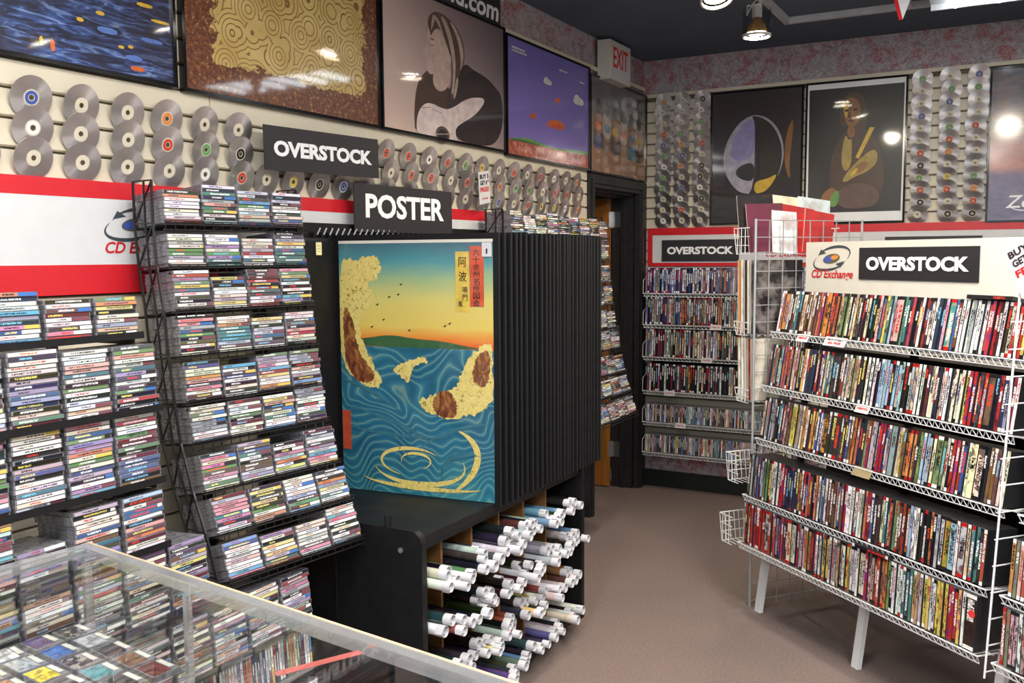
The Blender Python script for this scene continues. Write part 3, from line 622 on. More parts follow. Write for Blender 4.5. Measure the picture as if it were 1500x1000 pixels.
# ================================================================== CASES
CDPAL=[('white',(230,230,232)),('white',(214,214,218)),('pale grey',(196,194,200)),('cream',(222,214,200)),('black',(40,38,44)),('charcoal',(84,80,90)),('white',(232,232,228)),('white',(240,240,240)),('white',(222,224,226)),('cream',(228,220,196)),('cream',(216,204,176)),('grey',(166,166,172)),('pale blue',(170,190,220)),('black',(34,32,36)),('black',(44,42,46)),('black',(28,26,30)),('charcoal',(70,66,72)),('blue',(50,84,160)),('sky blue',(70,160,216)),('red',(190,44,48)),('maroon',(110,36,46)),('pink',(216,110,150)),('orange',(226,130,60)),('yellow',(226,206,90)),('green',(96,150,80)),('lilac',(150,130,180)),('brown',(110,78,56)),('navy',(36,44,84)),('salmon',(224,150,136)),('teal',(50,120,130))]
DVDPAL=[('black',(32,30,34)),('black',(26,24,28)),('black',(40,36,40)),('dark brown',(70,50,42)),('charcoal',(64,62,68)),('white',(236,236,232)),('white',(222,222,226)),('white',(240,240,238)),('cream',(228,216,184)),('red',(176,40,40)),('orange',(200,110,60)),('cream',(214,196,160)),('red',(190,36,36)),('red',(200,60,50)),('maroon',(120,44,46)),('blue',(50,90,160)),('pale blue',(150,186,214)),('navy',(40,50,86)),('orange',(216,130,66)),('tan',(190,152,112)),('yellow',(226,200,84)),('grey',(150,150,156)),('grey',(186,184,186)),('teal',(70,130,132)),('pink',(216,160,168)),('green',(120,150,90)),('brown',(124,84,60))]
def case_faces(mb,w,d,t,M=None,iw=.004,it=.0011,kind='cd'):
    P=lambda x,y,z: (M@Vector((x,y,z)) if M is not None else Vector((x,y,z)))
    f=.0012
    o=[P(0,f,0),P(w,f,0),P(w,f,t),P(0,f,t)]; b=[P(0,d,0),P(w,d,0),P(w,d,t),P(0,d,t)]; i=[P(iw,0,it),P(w-iw,0,it),P(w-iw,0,t-it),P(iw,0,t-it)]
    mb.face(i,1,[(0,0),(1,0),(1,1),(0,1)])
    for k in range(4):
        k2=(k+1)%4; mb.face([o[k],o[k2],i[k2],i[k]],0)
        mb.face([b[k],b[k2],o[k2],o[k]],0)
    mb.face(b[::-1],0)
CW,CD_,CT=.125,.141,.0104
mb=MB(); case_faces(mb,CW,CD_,CT); cd_me=mb.mesh('cd_case',[M_jewel,M_cdspine])
cd_count=[0]
def cd(M,col,label,group):
    o=inst('cd_case',cd_me,None,M); o.color=S(*col[1]); tag(o,label,'CD case',group); cd_count[0]+=1; return o
def wcol(col,mute=.42):
    g=sum(col[1])/3
    j=lambda v:max(0,min(255,int(v+(g-v)*mute)+R.randint(-12,12)))
    return (col[0],tuple(j(v) for v in col[1]))
def stack_frame(base,a,b,tilt):
    """x along the shelf, -y out of the shelf (towards the shopper), z up, leaned back by tilt"""
    a=Vector(a).normalized(); b=Vector(b).normalized(); u=Vector((0,0,1)); c,s=math.cos(tilt),math.sin(tilt)
    up_=u*c-b*s; out=b*c+u*s
    return Matrix(((a.x,-out.x,up_.x,base[0]),(a.y,-out.y,up_.y,base[1]),(a.z,-out.z,up_.z,base[2]),(0,0,0,1)))
def fill_stack(F,n,mass,labelf=None,group=None):
    z=.001
    cols=[wcol(R.choice(CDPAL)) for _ in range(n)]
    if R.random()<.3:
        k=R.randint(0,n-1); cc=wcol(R.choice(CDPAL))
        for q in range(k,min(n,k+R.randint(2,4))): cols[q]=cc
    for i in range(n):
        M=F@Matrix.Translation((R.uniform(-.0025,.0025),R.uniform(-.004,.004),z))@Matrix.Rotation(R.uniform(-.012,.012),4,'Z')
        if mass is None: cd(M,cols[i],labelf(n-i,cols[i][0]),group)
        else:
            mass.c=S(*cols[i][1])[:3]+(R.random(),); case_faces(mass,CW,CD_,CT,M)
        z+=CT+.0004

# ================================================================== BLACK WIRE CD RACKS
def cd_rack(a,b,s0,rows,ncol,pitch,label,masslabel,cell,rackwords,feet):
    """rows: (b offset, z, tilt, count); cell(r,c) -> True where cases are single objects"""
    A=Vector(a+(0,)).normalized(); B=Vector(b+(0,)).normalized(); W=ncol*pitch
    root=empty('black_wire_rack',Matrix.Translation(A*s0+B*(rows[-1][0]-.05))); inv=INV(root)
    tag(root,label,'rack')
    mass=MB(); nm=0
    for r,(bo,z,tl_,n) in enumerate(rows):
        base=A*s0+B*bo; F=stack_frame((base.x,base.y,z),A,B,tl_)
        sh=MB()
        # tray: front and back rails, floor wires, dark card strip under the cases
        L=W
        for (y,zz,rr) in ((-.004,-.004,.003),(.03,-.004,.002),(.14,-.004,.003),(-.006,.006,.0022),(-.002,-.020,.0025)): sh.tube((-.006,y,zz),(L+.004,y,zz),rr)
        for k in range(ncol*2+1):
            x=k*pitch/2; sh.tube((x,-.005,-.004),(x,.14,-.004),.0018); 
        for k in range(ncol*4+1):
            x=k*pitch/4; sh.tube((x,-.005,.006),(x,-.002,-.020),.0015)
        sh.box(0,L,.0,.14,-.0025,-.0012)
        sh.build('tray',M_blackwire,root,inv@F)
        for c in range(ncol):
            Fc=F@Matrix.Translation((c*pitch+.003,.002,0)); k=n+R.choice((-1,0,0,1))
            if cell(r,c):
                fill_stack(Fc,k,None,lambda i,cn,r=r,c=c:'%s-spined CD case, %s from top, %s column, %s shelf, %s'%(cn,nth(i),ORD[c],ORD[r],rackwords),'CD cases on the '+rackwords)
            else: fill_stack(Fc,k,mass); nm+=k
    # side frames: front post following the trays, rear post on the wall, zigzag between
    for sx in (s0-.008,s0+W+.006):
        fr=MB()
        fp=[]; rp=[]; mp=[]
        for (bo,z,tl_,n) in [rows[0]]+rows:
            fp.append(A*sx+B*(bo-.045)+Vector((0,0,z))); mp.append(A*sx+B*(bo-.085)+Vector((0,0,z))); rp.append(A*sx+B*(bo-.14)+Vector((0,0,z)))
        for q in (fp,mp,rp): q[0]=q[1]+Vector((0,0,.125))+(q[1]-q[2])*.15*0
        low=Vector((0,0,-rows[-1][1]+.008))
        if feet:
            for q in (rp,): q.append(q[-1]+low-B*.0)
        fr.path(fp,.0045,5); fr.path(rp,.0045,5); fr.path(mp,.0035,5)
        for k in range(len(rows)):
            fr.tube(fp[k],rp[k+1],.003); fr.tube(rp[k],fp[k],.003)
        fr.tube(fp[len(rows)],rp[len(rows)],.003); 
        fr.build('side_frame',M_blackwire,root,inv)
    if nm:
        o=mass.build('stacked_cd_cases',[M_jewel,M_cdspine_mass]); tag(o,masslabel,'CD cases',None,'stuff')
    return root
rad=math.radians
FR=[(-2.431,1.765,5),(-2.419,1.637,5),(-2.394,1.508,5.5),(-2.380,1.376,5.5),(-2.358,1.240,5.5),(-2.336,1.121,6),(-2.286,.985,12),(-2.231,.868,17),(-2.183,.742,17)]
cd_rack((.129,.991),(.991,-.129),1.600,[(b_,z,rad(t),10 if i!=1 else 9) for i,(b_,z,t) in enumerate(FR)],4,.1318,
   'tall black wire rack of CD cases with a flared foot, beside the glass counter','CD cases filling the right hand columns of the near black wire rack',
   lambda r,c: c==0 or (c==1 and r in (2,3,6,7,8)),'tall black wire rack',True)
# a round red sticker hangs on the near side frame
mb=MB(); mb.tube((0,0,0),(0,0,.0015),.011,20); st=mb.build('red_sticker',M_exit,None,frame((-2.12,1.908,.775),(.129,.991,0),(0,0,1))); tag(st,'round red sticker on the lower side frame of the near black rack','sticker')
BR=[(-2.185,1.765,4),(-2.175,1.637,4),(-2.165,1.508,5),(-2.15,1.376,5),(-2.13,1.240,6),(-2.105,1.121,7),(-2.07,.985,13),(-2.035,.868,18),(-1.995,.742,20)]
cd_rack((0,1),(1,0),3.955,[(b_,z,rad(t),10) for b_,z,t in BR],9,.1318,'long black wire rack of CD cases behind the poster display, beside the doorway','small CD cases packed on the far black wire rack beside the doorway',lambda r,c:False,'far rack',False)
# fixture on the left wall at the frame edge, tiers reach lower and further along
LR=[(-2.005,1.468,3,10,4),(-1.945,1.283,3,16,4),(-1.945,1.095,3,16,4),(-1.935,.925,3,14,4)]
root=empty('tiered_cd_shelves',Matrix.Translation((-2.1,1.3,0))); inv=INV(root); tag(root,'tiered shelves packed with CD stacks behind the glass counter','shelf')
mass=MB()
LOW=[(-1.93,.735,4,16,5),(-1.93,.528,5,14,8),(-1.93,.37,5,13,4),(-1.90,.20,6,14,8)]
for r,(x,z,t,n,nc) in enumerate(LR+LOW):
    F=stack_frame((x,1.098,z),(0,1,0),(1,0,0),rad(t)); L=nc*.1365
    tr=MB(); tr.box(-.002,L,-.002,.16,-.006,-.001); tr.box(-.002,L,-.006,-.002,-.012,.006)
    tr.build('shelf_board',M_black,root,inv@F)
    for c in range(nc):
        if r==3 and c==1: continue
        Fc=F@Matrix.Translation((c*.1365+.004,.002,0)); k=n+R.choice((-1,0,0,1))
        if r<4 and c>0: fill_stack(Fc,k,None,lambda i,cn,r=r,c=c:'%s-spined CD case, %s from top, %s stack, %s tier, wall shelves by counter'%(cn,nth(i),ORD[c],ORD[r]),'CD cases on the wall shelves behind the counter')
        else: fill_stack(Fc,k,mass)
# one fallen case lies in the gap of the fourth tier
fill_stack(stack_frame((-1.95,1.098+.1365+.004,.936),(0,1,0),(1,0,0),rad(3)),6,mass)
o=mass.build('stacked_cd_cases',[M_jewel,M_cdspine_mass]); tag(o,'CD stacks on the lower wall shelves seen through the glass counter','CD cases',None,'stuff')
mass=MB(); F=stack_frame((-1.93,1.70,.382),(0,1,0),(1,0,0),rad(4)); x=0
while x<.48:
    M=F@Matrix.Translation((x,.004,.002))@Matrix(((0,0,1,0),(0,1,0,0),(-1,0,0,CW),(0,0,0,1))); mass.c=S(*wcol(R.choice(CDPAL))[1])[:3]+(R.random(),); case_faces(mass,CW,CD_,CT,M); x+=CT+.0008
o=mass.build('standing_cd_cases',[M_jewel,M_cdspine_mass]); tag(o,'upright CD cases on a low shelf behind the glass counter','CD cases',None,'stuff')
tr=MB(); tr.box(-.03,.50,-.004,.16,-.006,-.001); tr.box(-.03,.50,-.008,-.004,-.010,.006); tr.build('shelf_board',M_alu,root,inv@F)
bk=MB()
for y in (1.10,1.64): 
    bk.box(-2.385,-2.36,y-.01,y+.01,.05,1.46)
bk.box(-2.385,-2.36,2.17,2.19,.05,.9)
for (x,z,t,n,nc) in LR+LOW:
    for y in ((1.10,1.64) if nc==4 else (1.10,1.64,2.18)): bk.box(-2.37,x-.03,y-.004,y+.004,z-.03,z-.008)
bk.build('bracket',M_black,root,inv)

# ================================================================== POSTER DISPLAY
XR=-1.673
root=empty('poster_display',Matrix.Translation((-2.02,3.05,0))); inv=INV(root); tag(root,'black poster display of hinged leaves on a cabinet of rolled posters','display stand')
def endpanel(y):
    mb=MB(); x0=-2.365; z0,z1=.06,.778; rr=.045
    pts=[(x0,z0),(XR,z0)]+[(XR-rr+rr*math.cos(a),z1-rr+rr*math.sin(a)) for a in [math.pi/2*k/8 for k in range(9)]]+[(x0,z1)]
    mb.face([(p[0],y,p[1]) for p in pts]); mb.face([(p[0],y+.028,p[1]) for p in pts][::-1])
    for p,q in zip(pts,pts[1:]+pts[:1]): mb.face([(p[0],y,p[1]),(p[0],y+.028,p[1]),(q[0],y+.028,q[1]),(q[0],y,q[1])])
    mb.build('end_panel',M_black,root,inv)
endpanel(2.415); endpanel(3.645)
mb=MB(); mb.box(-2.365,XR-.008,2.443,3.645,.728,.758); mb.build('top_board',M_blackwood,root,inv)
mb=MB(); mb.box(-2.365,XR+.0,2.443,3.645,.075,.10); mb.build('bottom_board',M_blackwood,root,inv)
mb=MB(); mb.box(-2.365,-2.34,2.443,3.645,.10,.728); mb.build('back_board',M_black,root,inv)
mb=MB(); mb.box(XR-.03,XR-.012,2.443,3.645,.712,.728); mb.build('edge_strip',M_black,root,inv)
NB,NR=6,4; by0,bw=2.443,1.202/6; bz0,bh=.10,.628/4
for k in range(1,NB):
    mb=MB(); y=by0+k*bw; mb.box(-2.34,XR-.075,y-.006,y+.006,.10,.728); mb.build('divider',M_oak,root,inv)
for k in range(1,NR):
    mb=MB(); z=bz0+k*bh; mb.box(-2.34,XR-.085,by0,3.645,z-.005,z+.005); mb.build('bin_shelf',M_oak,root,inv)
for (x,y) in ((-2.3,2.5),(-1.75,2.5),(-2.3,3.58),(-1.75,3.58)):
    mb=MB(); mb.tube((x-.012,y,.03),(x+.012,y,.03),.03,16); mb.box(x-.014,x+.014,y-.012,y+.012,.03,.075); mb.build('caster',M_blackwire,root,inv)
mb=MB(); mb.tube((-1.815,2.428,.778),(-1.815,2.428,.815),.011,12); mb.build('peg',M_blackwire,root,inv)
mb=MB(); mb.tube((-1.755,2.4155,.71),(-1.755,2.410,.71),.009,12); mb.build('bolt',M_metal,root,inv)
# leaves
px_=Vector((.9941,.108,0)).normalized(); PW,PH=.694,1.003
def leaf_mesh():
    mb=MB(); e=.022
    mb.box(0,PW,0,e,-.017,0); mb.box(0,PW,PH-e,PH,-.017,0); mb.box(0,e,e,PH-e,-.017,0); mb.box(PW-e,PW,e,PH-e,-.017,0)
    # rounded outer stile bead and little corner screws
    mb.tube((PW+.001,.0,-.0085),(PW+.001,PH,-.0085),.0055,6)
    mb.box(e,PW-e,e,PH-e,-.012,-.006,1)
    return mb.mesh('poster_leaf',[M_black,M_signblack])
lm=leaf_mesh(); first=None
ys=[0]
for k in range(26): ys.append(ys[-1]+(.042 if k<9 else .031))
right0=Vector((-1.661,2.902,.746))
for k,dy in enumerate(ys):
    o3=right0-px_*PW+Vector((R.uniform(-.003,.003),dy,R.uniform(-.003,.003)))
    lf_=inst('poster_leaf',lm,root,inv@frame(o3,px_,(0,0,1)))
    if k==0: first=lf_
mb=MB(); x0,x1,z0,z1=.027,PW-.018,.016+.0,PH-.033
mb.face([(x0,z0,.0012),(x1,z0,.0012),(x1,z1,.0012),(x0,z1,.0012)],0,[(0,0),(1,0),(1,1),(0,1)])
P9=printmat('stormy_sea',p_sea,coat=.6,rough=.35,ripple=.05,crough=.12)
iw,ih=x1-x0,z1-z0
wave=mb.build('poster_print',P9,first)
mb=MB(); mats=[P_foam,P_rock,P_hill,P_yel,P_redp,P_teal,P_ink,P_orange,M_paper]
def pp(mi,pts,z): mb.face([(x0+p[0]*iw,z0+p[1]*ih,.0013+z*.00012) for p in pts],mi,list(pts))
def rough_blob(pts,amp,n=5):
    pts=smooth(pts,2); q=[]
    for a,b in zip(pts,pts[1:]+pts[:1]):
        q.append(a); dx,dy=b[0]-a[0],b[1]-a[1]; L=math.hypot(dx,dy)
        if L>.012:
            t=R.uniform(.3,.7); o=R.uniform(-amp,amp); q.append((a[0]+dx*t-dy/L*o,a[1]+dy*t+dx/L*o*.7))
    return [(min(1,max(0,x)),min(1,max(0,y))) for x,y in q]
pp(2,smooth([(.0,.59),(.0,.61),(.2,.625),(.34,.64),(.5,.625),(.68,.62),(.85,.60),(1,.59)]),1)
pp(0,rough_blob([(0,.95),(.10,.93),(.22,.96),(.30,.92),(.26,.86),(.18,.84),(.25,.78),(.20,.74),(.12,.70),(.16,.60),(.22,.52),(.30,.44),(.20,.42),(.08,.46),(0,.52)],.016),2)
pp(1,rough_blob([(.02,.76),(.08,.72),(.11,.62),(.13,.56),(.21,.50),(.24,.45),(.12,.44),(.04,.50),(.02,.60)],.008),3)
pp(0,rough_blob([(1,.64),(.92,.60),(.84,.56),(.80,.48),(.72,.42),(.60,.40),(.50,.38),(.60,.33),(.74,.31),(.88,.34),(1,.38)],.016),4)
pp(1,rough_blob([(.98,.60),(.90,.57),(.86,.50),(.90,.44),(.98,.46)],.008),5)
pp(1,rough_blob([(.64,.42),(.72,.43),(.78,.38),(.76,.32),(.66,.32),(.60,.36)],.008),6)
pp(0,rough_blob([(.34,.50),(.44,.53),(.56,.56),(.60,.53),(.52,.53),(.47,.49),(.46,.44),(.40,.48)],.010),5)
for i,(cx_,cy_,rx,ry,t,a0,a1,rot) in enumerate([(.46,.135,.20,.06,.018,30,250,0),(.52,.12,.30,.085,.022,190,380,0),(.66,.14,.26,.13,.040,-80,60,10),(.30,.25,.34,.06,.018,20,150,-12),(.76,.22,.26,.06,.016,30,160,14),(.18,.37,.26,.05,.016,20,150,-16),(.46,.30,.50,.07,.014,200,300,0),(.56,.07,.42,.05,.020,190,330,0),(.50,.14,.10,.035,.012,-60,200,0),(.82,.10,.16,.09,.03,60,200,0)]):
    pp(0 if i in (0,1,2,7,8) else 5,rough_blob(arc_band(cx_,cy_,rx,ry,.002,t,a0,a1,24,rot),.007),7+i)
for (x,y) in ((.26,.76),(.34,.79),(.40,.80),(.42,.84),(.30,.70),(.22,.67),(.70,.68),(.73,.69),(.47,.66)):
    pp(6,[(x-.012,y-.002),(x,y+.001),(x+.012,y+.004),(x+.004,y-.002),(x+.002,y-.006)],9)
pp(3,[(.77,.735),(.855,.735),(.855,.965),(.77,.965)],9); pp(4,[(.858,.755),(.945,.755),(.945,.985),(.858,.985)],9); pp(4,[(.005,.165),(.062,.165),(.062,.325),(.005,.325)],14)
mb.build('picture',mats,wave)
mb=MB(); mb.box(x0,x1,z1,z1+.011,.0008,.002); mb.build('pale_rail',M_cream,first)
def cjk(t,cx_,cy_,w_,h_,mat): letters(first,t,x0+cx_*iw,z0+cy_*ih,w_,h_,mat,.0034,bold=.0)
cjk('阿',.815,.925,.032,.036,P_ink); cjk('波',.815,.870,.032,.036,P_ink); cjk('鳴',.83,.82,.020,.024,P_ink); cjk('門',.83,.79,.020,.024,P_ink); cjk('風',.80,.765,.018,.020,P_ink)
for i,t in enumerate('六十余州名所図会'): cjk(t,.90,.962-.0275*i,.026,.024,P_jacket)
mb=MB(); mb.box(-.019,.019,-.0255,.0255,0,.002); nt_=mb.build('number_tag',M_paper,first,Matrix.Translation((PW-.04,PH-.06,.004)))
letters(nt_,'1',0,-.006,.006,.018,M_darktext,.0024,bold=.03)
# rear leaves folded against the wall and the backing they hang from
mb=MB(); mb.box(-2.37,-2.345,2.45,3.70,.758,1.722); mb.build('backing_panel',M_black,root,inv)
mb=MB(); mb.box(-2.378,-2.350,2.62,4.0,1.735,1.792); 
for k in range(30): 
    y=2.7+.043*k; mb.box(-2.352,-2.335,y,y+.012,1.738,1.755)
mb.build('hinge_rail',M_blackwire,root,inv)
mb=MB(); mb.tube((-2.335,0,1.748),(-2.32,0,1.772),.0028,5); pin_me=mb.mesh('hinge_pin',[M_paper])
for k in range(26): inst('hinge_pin',pin_me,root,inv@Matrix.Translation((0,2.72+.036*k,0)))
mb=MB(); mb.box(-.016,.016,-.024,.024,0,.001); nt2=mb.build('sticky_note',M_note,None,frame((-2.343,2.735,1.695),(0,1,0),(0,0,1))); tag(nt2,'pale yellow sticky note on the backing left of the sea poster','note')
mb=MB()
for i,wd in enumerate((.018,.022,.014)): mb.box(-wd/2,wd/2,.010-.011*i,.0112-.011*i,.001,.0012)
mb.build('pencil_lines',M_signblack,nt2)
mb=MB(); mb.box(-.33,.33,-.105,.085,-.005,0); ps=mb.build('poster_sign',M_signblack,None,frame((-2.315,3.27,1.868),(.05,1,0),(0,0,1))); tag(ps,'black POSTER sign standing above the poster display','sign')
letters(ps,'POSTER',0,0,.53,.098,M_letter,.0012,bold=.03)

# rolled posters
ROLLPAL=[('white',(226,226,230)),('white',(216,216,222)),('silver',(186,188,196)),('black',(28,27,31)),('black',(22,22,26)),('black',(34,30,32)),('dark green',(34,50,44)),('charcoal',(50,48,54)),('white',(236,236,238)),('white',(228,230,234)),('black',(24,24,28)),('black',(32,30,34)),('charcoal',(60,60,66)),('grey',(170,172,176)),('navy',(36,46,84)),('red',(176,44,44)),('blue',(60,110,190)),('purple',(86,60,150)),('cream',(220,208,180)),('orange',(216,130,50)),('sky blue',(70,160,200)),('yellow',(226,206,70)),('maroon',(110,34,48)),('green',(70,140,80))]
m=Mat('rolled_print'); oi=m.N('ObjectInfo'); o_=m.objpos(); n=m.noise(m.comb(m.math('MULTIPLY',m.xyz(o_)[0],14.0),m.math('MULTIPLY',m.xyz(o_)[1],40.0),m.math('MULTIPLY',oi.outputs['Random'],90.0)),1.0,3,.6)
hs=m.N('HueSaturation'); m.L(oi.outputs['Color'],hs.inputs['Color']); m.val(hs.inputs['Hue'],m.math('MULTIPLY_ADD',oi.outputs['Random'],.3,.35)); hs.inputs['Value'].default_value=.7
M_roll=m.set(m.mix(m.ramp(n.outputs[0],[(.55,(0,0,0,1)),(.62,(.8,.8,.8,1))]),oi.outputs['Color'],hs.outputs[0]),.22); m.b.inputs['Coat Weight'].default_value=.6
RLN=.58
def roll_meshes(r):
    n=14; a=MB(); a.tube((0,0,0),(-RLN,0,0),r,n,caps=False)
    b=MB(); b.tube((.002,0,0),(-.028,0,0),r+.0005,n,caps=False); b.tube((.002,0,0),(-.034,0,0),r-.0012,n,caps=False)
    for k in range(n):
        p=lambda q,rr:(.002,rr*math.cos(2*math.pi*(q+.5)/n),rr*math.sin(2*math.pi*(q+.5)/n)); b.face([p(k,r-.0012),p(k+1,r-.0012),p(k+1,r+.0005),p(k,r+.0005)])
    b.face([(-.026,r*.3,r*.96),(.0,r*.3,r*.96),(.0,-r*.5,r*1.12),(-.026,-r*.5,r*1.12)])   # loose flap of the paper band
    c=MB()
    for k in range(12):                             # spiral of paper inside the mouth
        f0,f1=k/12,(k+1)/12; q=lambda f,x:(x,r*(.45+.45*f)*math.cos(f*9),r*(.45+.45*f)*math.sin(f*9))
        c.face([q(f0,-.002),q(f1,-.002),q(f1,-.06),q(f0,-.06)])
    return a.mesh('rolled_poster',[M_roll],True), b.mesh('paper_band',[M_paper]), c.mesh('inner_curl',[M_paper])
RM=[roll_meshes(r) for r in (.0145,.0165,.0190)]
RR_=[.0145,.0165,.0190]; cnt=0
for rr in range(NR):
    for c in range(NB):
        n=R.choice((6,7,7,8)); 
        if rr==0: n=R.choice((4,5,6))
        theme=R.choice(ROLLPAL); i=0; yb=by0+c*bw+.010; zf=bz0+rr*bh+.006
        lay=0; done=0; x_y=yb
        tops=[]
        while done<n:
            q=R.choice((0,1,1,2)); r=RR_[q]+.0007
            if lay==0:
                if x_y+2*r>yb+bw-.018: lay=1; base=list(tops); tops=[]; continue
                y=x_y+r; z=zf+r; x_y+=2*r+.0012; tops.append((y,z,r))
            else:
                if lay>3: break
                if not base or len(base)<2: break
                (ya,za,ra),(yb_,zb,rb)=base[0],base[1]; base=base[1:]
                d=math.hypot(yb_-ya,zb-za); A_=ra+r; B_=rb+r
                xx=(A_*A_-B_*B_+d*d)/(2*d); hh=math.sqrt(max(0,A_*A_-xx*xx)); ux,uz=(yb_-ya)/d,(zb-za)/d
                y=ya+ux*xx-uz*hh; z=za+uz*xx+ux*hh+.0006
                if z+r>zf+bh-.016: break
                tops.append((y,z,r))
                if len(base)<2: lay+=1; base=list(tops); tops=[]
            col=theme if R.random()<.45 else R.choice(ROLLPAL); col=wcol(col)
            tip=XR+R.choice((-.035,-.01,0,.01,.02,.03))+R.uniform(-.010,.010)+(.015 if lay==0 else 0)+(3.66-y)*.055
            M=Matrix.Translation((tip,y,z))@Matrix.Rotation(R.uniform(-.008,.008),4,'Z')@Matrix.Rotation(R.uniform(0,6.2),4,'X')
            o=inst('rolled_poster',RM[q][0],None,M); o.color=S(*col[1]); done+=1; cnt+=1
            tag(o,'rolled %s poster, %s in the %s bin from left, %s row up, black display'%(col[0],nth(done),ORD[c],ORD[rr]),'rolled poster','rolled posters in the display cabinet')
            inst('paper_band',RM[q][1],o); inst('inner_curl',RM[q][2],o)
print('rolls',cnt)

# ================================================================== GLASS COUNTER
KM=frame((-1.758,1.275,0),(.9915,-.130,0),(.130,.9915,0))
root=empty('glass_counter',KM); tag(root,'glass showcase counter with aluminium edges in the near left corner','counter')
L,D,HT=1.75,.62,1.05
mb=MB(); mb.box(.02,L-.02,-D+.02,-.02,HT-.010,HT-.002); mb.build('top_glass',M_glass,root)
mb=MB(); mb.box(.022,L-.02,-.016,-.010,.42,HT-.012); mb.build('side_glass',M_glass,root)
mb=MB(); mb.box(.010,.016,-D+.02,-.016,.42,HT-.012); mb.build('end_glass',M_glass,root)
mb=MB()
for (a,b,c,d) in ((0,L,-.022,0),(0,L,-D,-D+.022),(0,.022,-D+.022,-.022),(L-.022,L,-D+.022,-.022)):
    mb.box(a,b,c,d,HT-.022,HT)
for (x,y) in ((0,-.016),(L-.016,-.016),(0,-D),(L-.016,-D)): mb.box(x,x+.016,y,y+.016,.4,HT-.022)
mb.build('aluminium_trim',M_alu,root)
mb=MB(); mb.box(-.004,L,0,.005,HT-.016,HT+.001); mb.build('wood_edge',M_tan,root)
mb=MB(); mb.box(.0,L,-D,0,.03,.42); mb.build('plinth',M_cream,root)
mb=MB(); mb.box(.02,.40,-D+.04,-.03,.872,.878); mb.build('inner_shelf',M_glass,root)
mb=MB(); mb.box(.80,L-.02,-D+.04,-.018,.80,.815); mb.build('display_deck',plain('pale_grey_felt',S(168,168,166),.9),root)
mb=MB(); mb.box(.02,L-.02,-D+.03,-.03,.42,.425); mb.build('floor_mat',plain('grey_felt',S(120,124,126),.9),root)
for x in (.03,.39):
    mb=MB(); mb.box(x,x+.012,-.032,-.020,.42,HT-.022); mb.build('shelf_standard',M_alu,root)
# small cases laid flat in rows on the inner shelf
m=Mat('cover_print'); oi=m.N('ObjectInfo'); n=m.noise(m.comb(m.math('MULTIPLY',m.xyz(m.objpos())[0],60.0),m.math('MULTIPLY',m.xyz(m.objpos())[1],60.0),m.math('MULTIPLY',oi.outputs['Random'],50.0)),1.0,2)
M_cover=m.set(m.mix(m.ramp(n.outputs[0],[(.5,(0,0,0,1)),(.58,(.6,.6,.6,1))]),oi.outputs['Color'],m.ramp(oi.outputs['Random'],[(0,S(60,60,66)),(.4,S(200,190,180)),(.7,S(70,40,40))],'CONSTANT')),.25)
mb=MB(); mb.box(0,.066,0,.058,0,.012); mb.box(.003,.063,.003,.042,.012,.0126,1); mb.box(.006,.050,.045,.055,.012,.0125,2)
small_me=mb.mesh('small_case',[M_jewel,M_cover,M_cream])
FC=[('yellow',(226,206,50)),('blue',(60,110,190)),('white',(220,220,214)),('charcoal',(66,60,64)),('maroon',(112,50,50)),('pale green',(170,190,160)),('purple',(90,70,120)),('black',(36,34,38)),('silver',(176,180,186)),('brown',(120,86,64)),('teal',(70,140,150)),('orange',(210,130,70))]
order=[3,8,7,9,4,6,1,3,10,7,2,8,0,3,5,2,9,11,8,6,3,1,4,7,8]; k=0
for j in range(5):
    for i in range(5):
        c=FC[order[k%len(order)]]; k+=1
        o=inst('small_case',small_me,None,KM@Matrix.Translation((.028+.074*i,-.100-.068*j,.879))@Matrix.Rotation(R.uniform(-.05,.05),4,'Z')); o.color=S(*c[1])
        tag(o,'small %s case flat in the glass counter, %s row, %s from back corner'%(c[0],ORD[j],ORD[i]),'small case','small cases in the glass counter')
# standing cases and odds further along inside
mass=MB()
for i in range(15):
    M=KM@Matrix.Translation((.82+.0115*i,-.175,.816))@Matrix(((0,0,1,0),(0,1,0,0),(-1,0,0,.125),(0,0,0,1)))@Matrix.Rotation(R.uniform(-.03,.03),4,'Y')
    mass.c=S(*wcol(R.choice(CDPAL))[1])[:3]+(R.random(),); case_faces(mass,CW,CD_,CT,M)
o=mass.build('standing_cd_cases',[M_jewel,M_cdspine_mass]); tag(o,'row of upright CD cases standing on the deck inside the glass counter','CD cases',None,'stuff')
mb=MB(); mb.box(0,.016,-.14,0,0,.001); o=mb.build('red_strip',plain('faded_red',S(170,84,78),.6),None,KM@Matrix.Translation((.86,-.03,HT-.0125))@Matrix.Rotation(rad(-20),4,'Z')); tag(o,'short red tape strip stuck on the counter glass','tape')

for i,(a,b,an) in enumerate(((1.03,-.10,20),(1.10,-.17,-30),(1.16,-.08,50),(1.22,-.16,10))):
    mb=MB(); mb.face([(-.02,-.012,0),(.02,-.012,0),(.02,0,.028),(-.02,0,.028)]); mb.face([(.02,.012,0),(-.02,.012,0),(-.02,0,.028),(.02,0,.028)])
    o=mb.build('price_card',M_tan,None,KM@Matrix.Translation((a,b,.8155))@Matrix.Rotation(rad(an),4,'Z')); tag(o,'folded tan price card on the counter deck, %s from the upright cases'%ORD[i],'card')
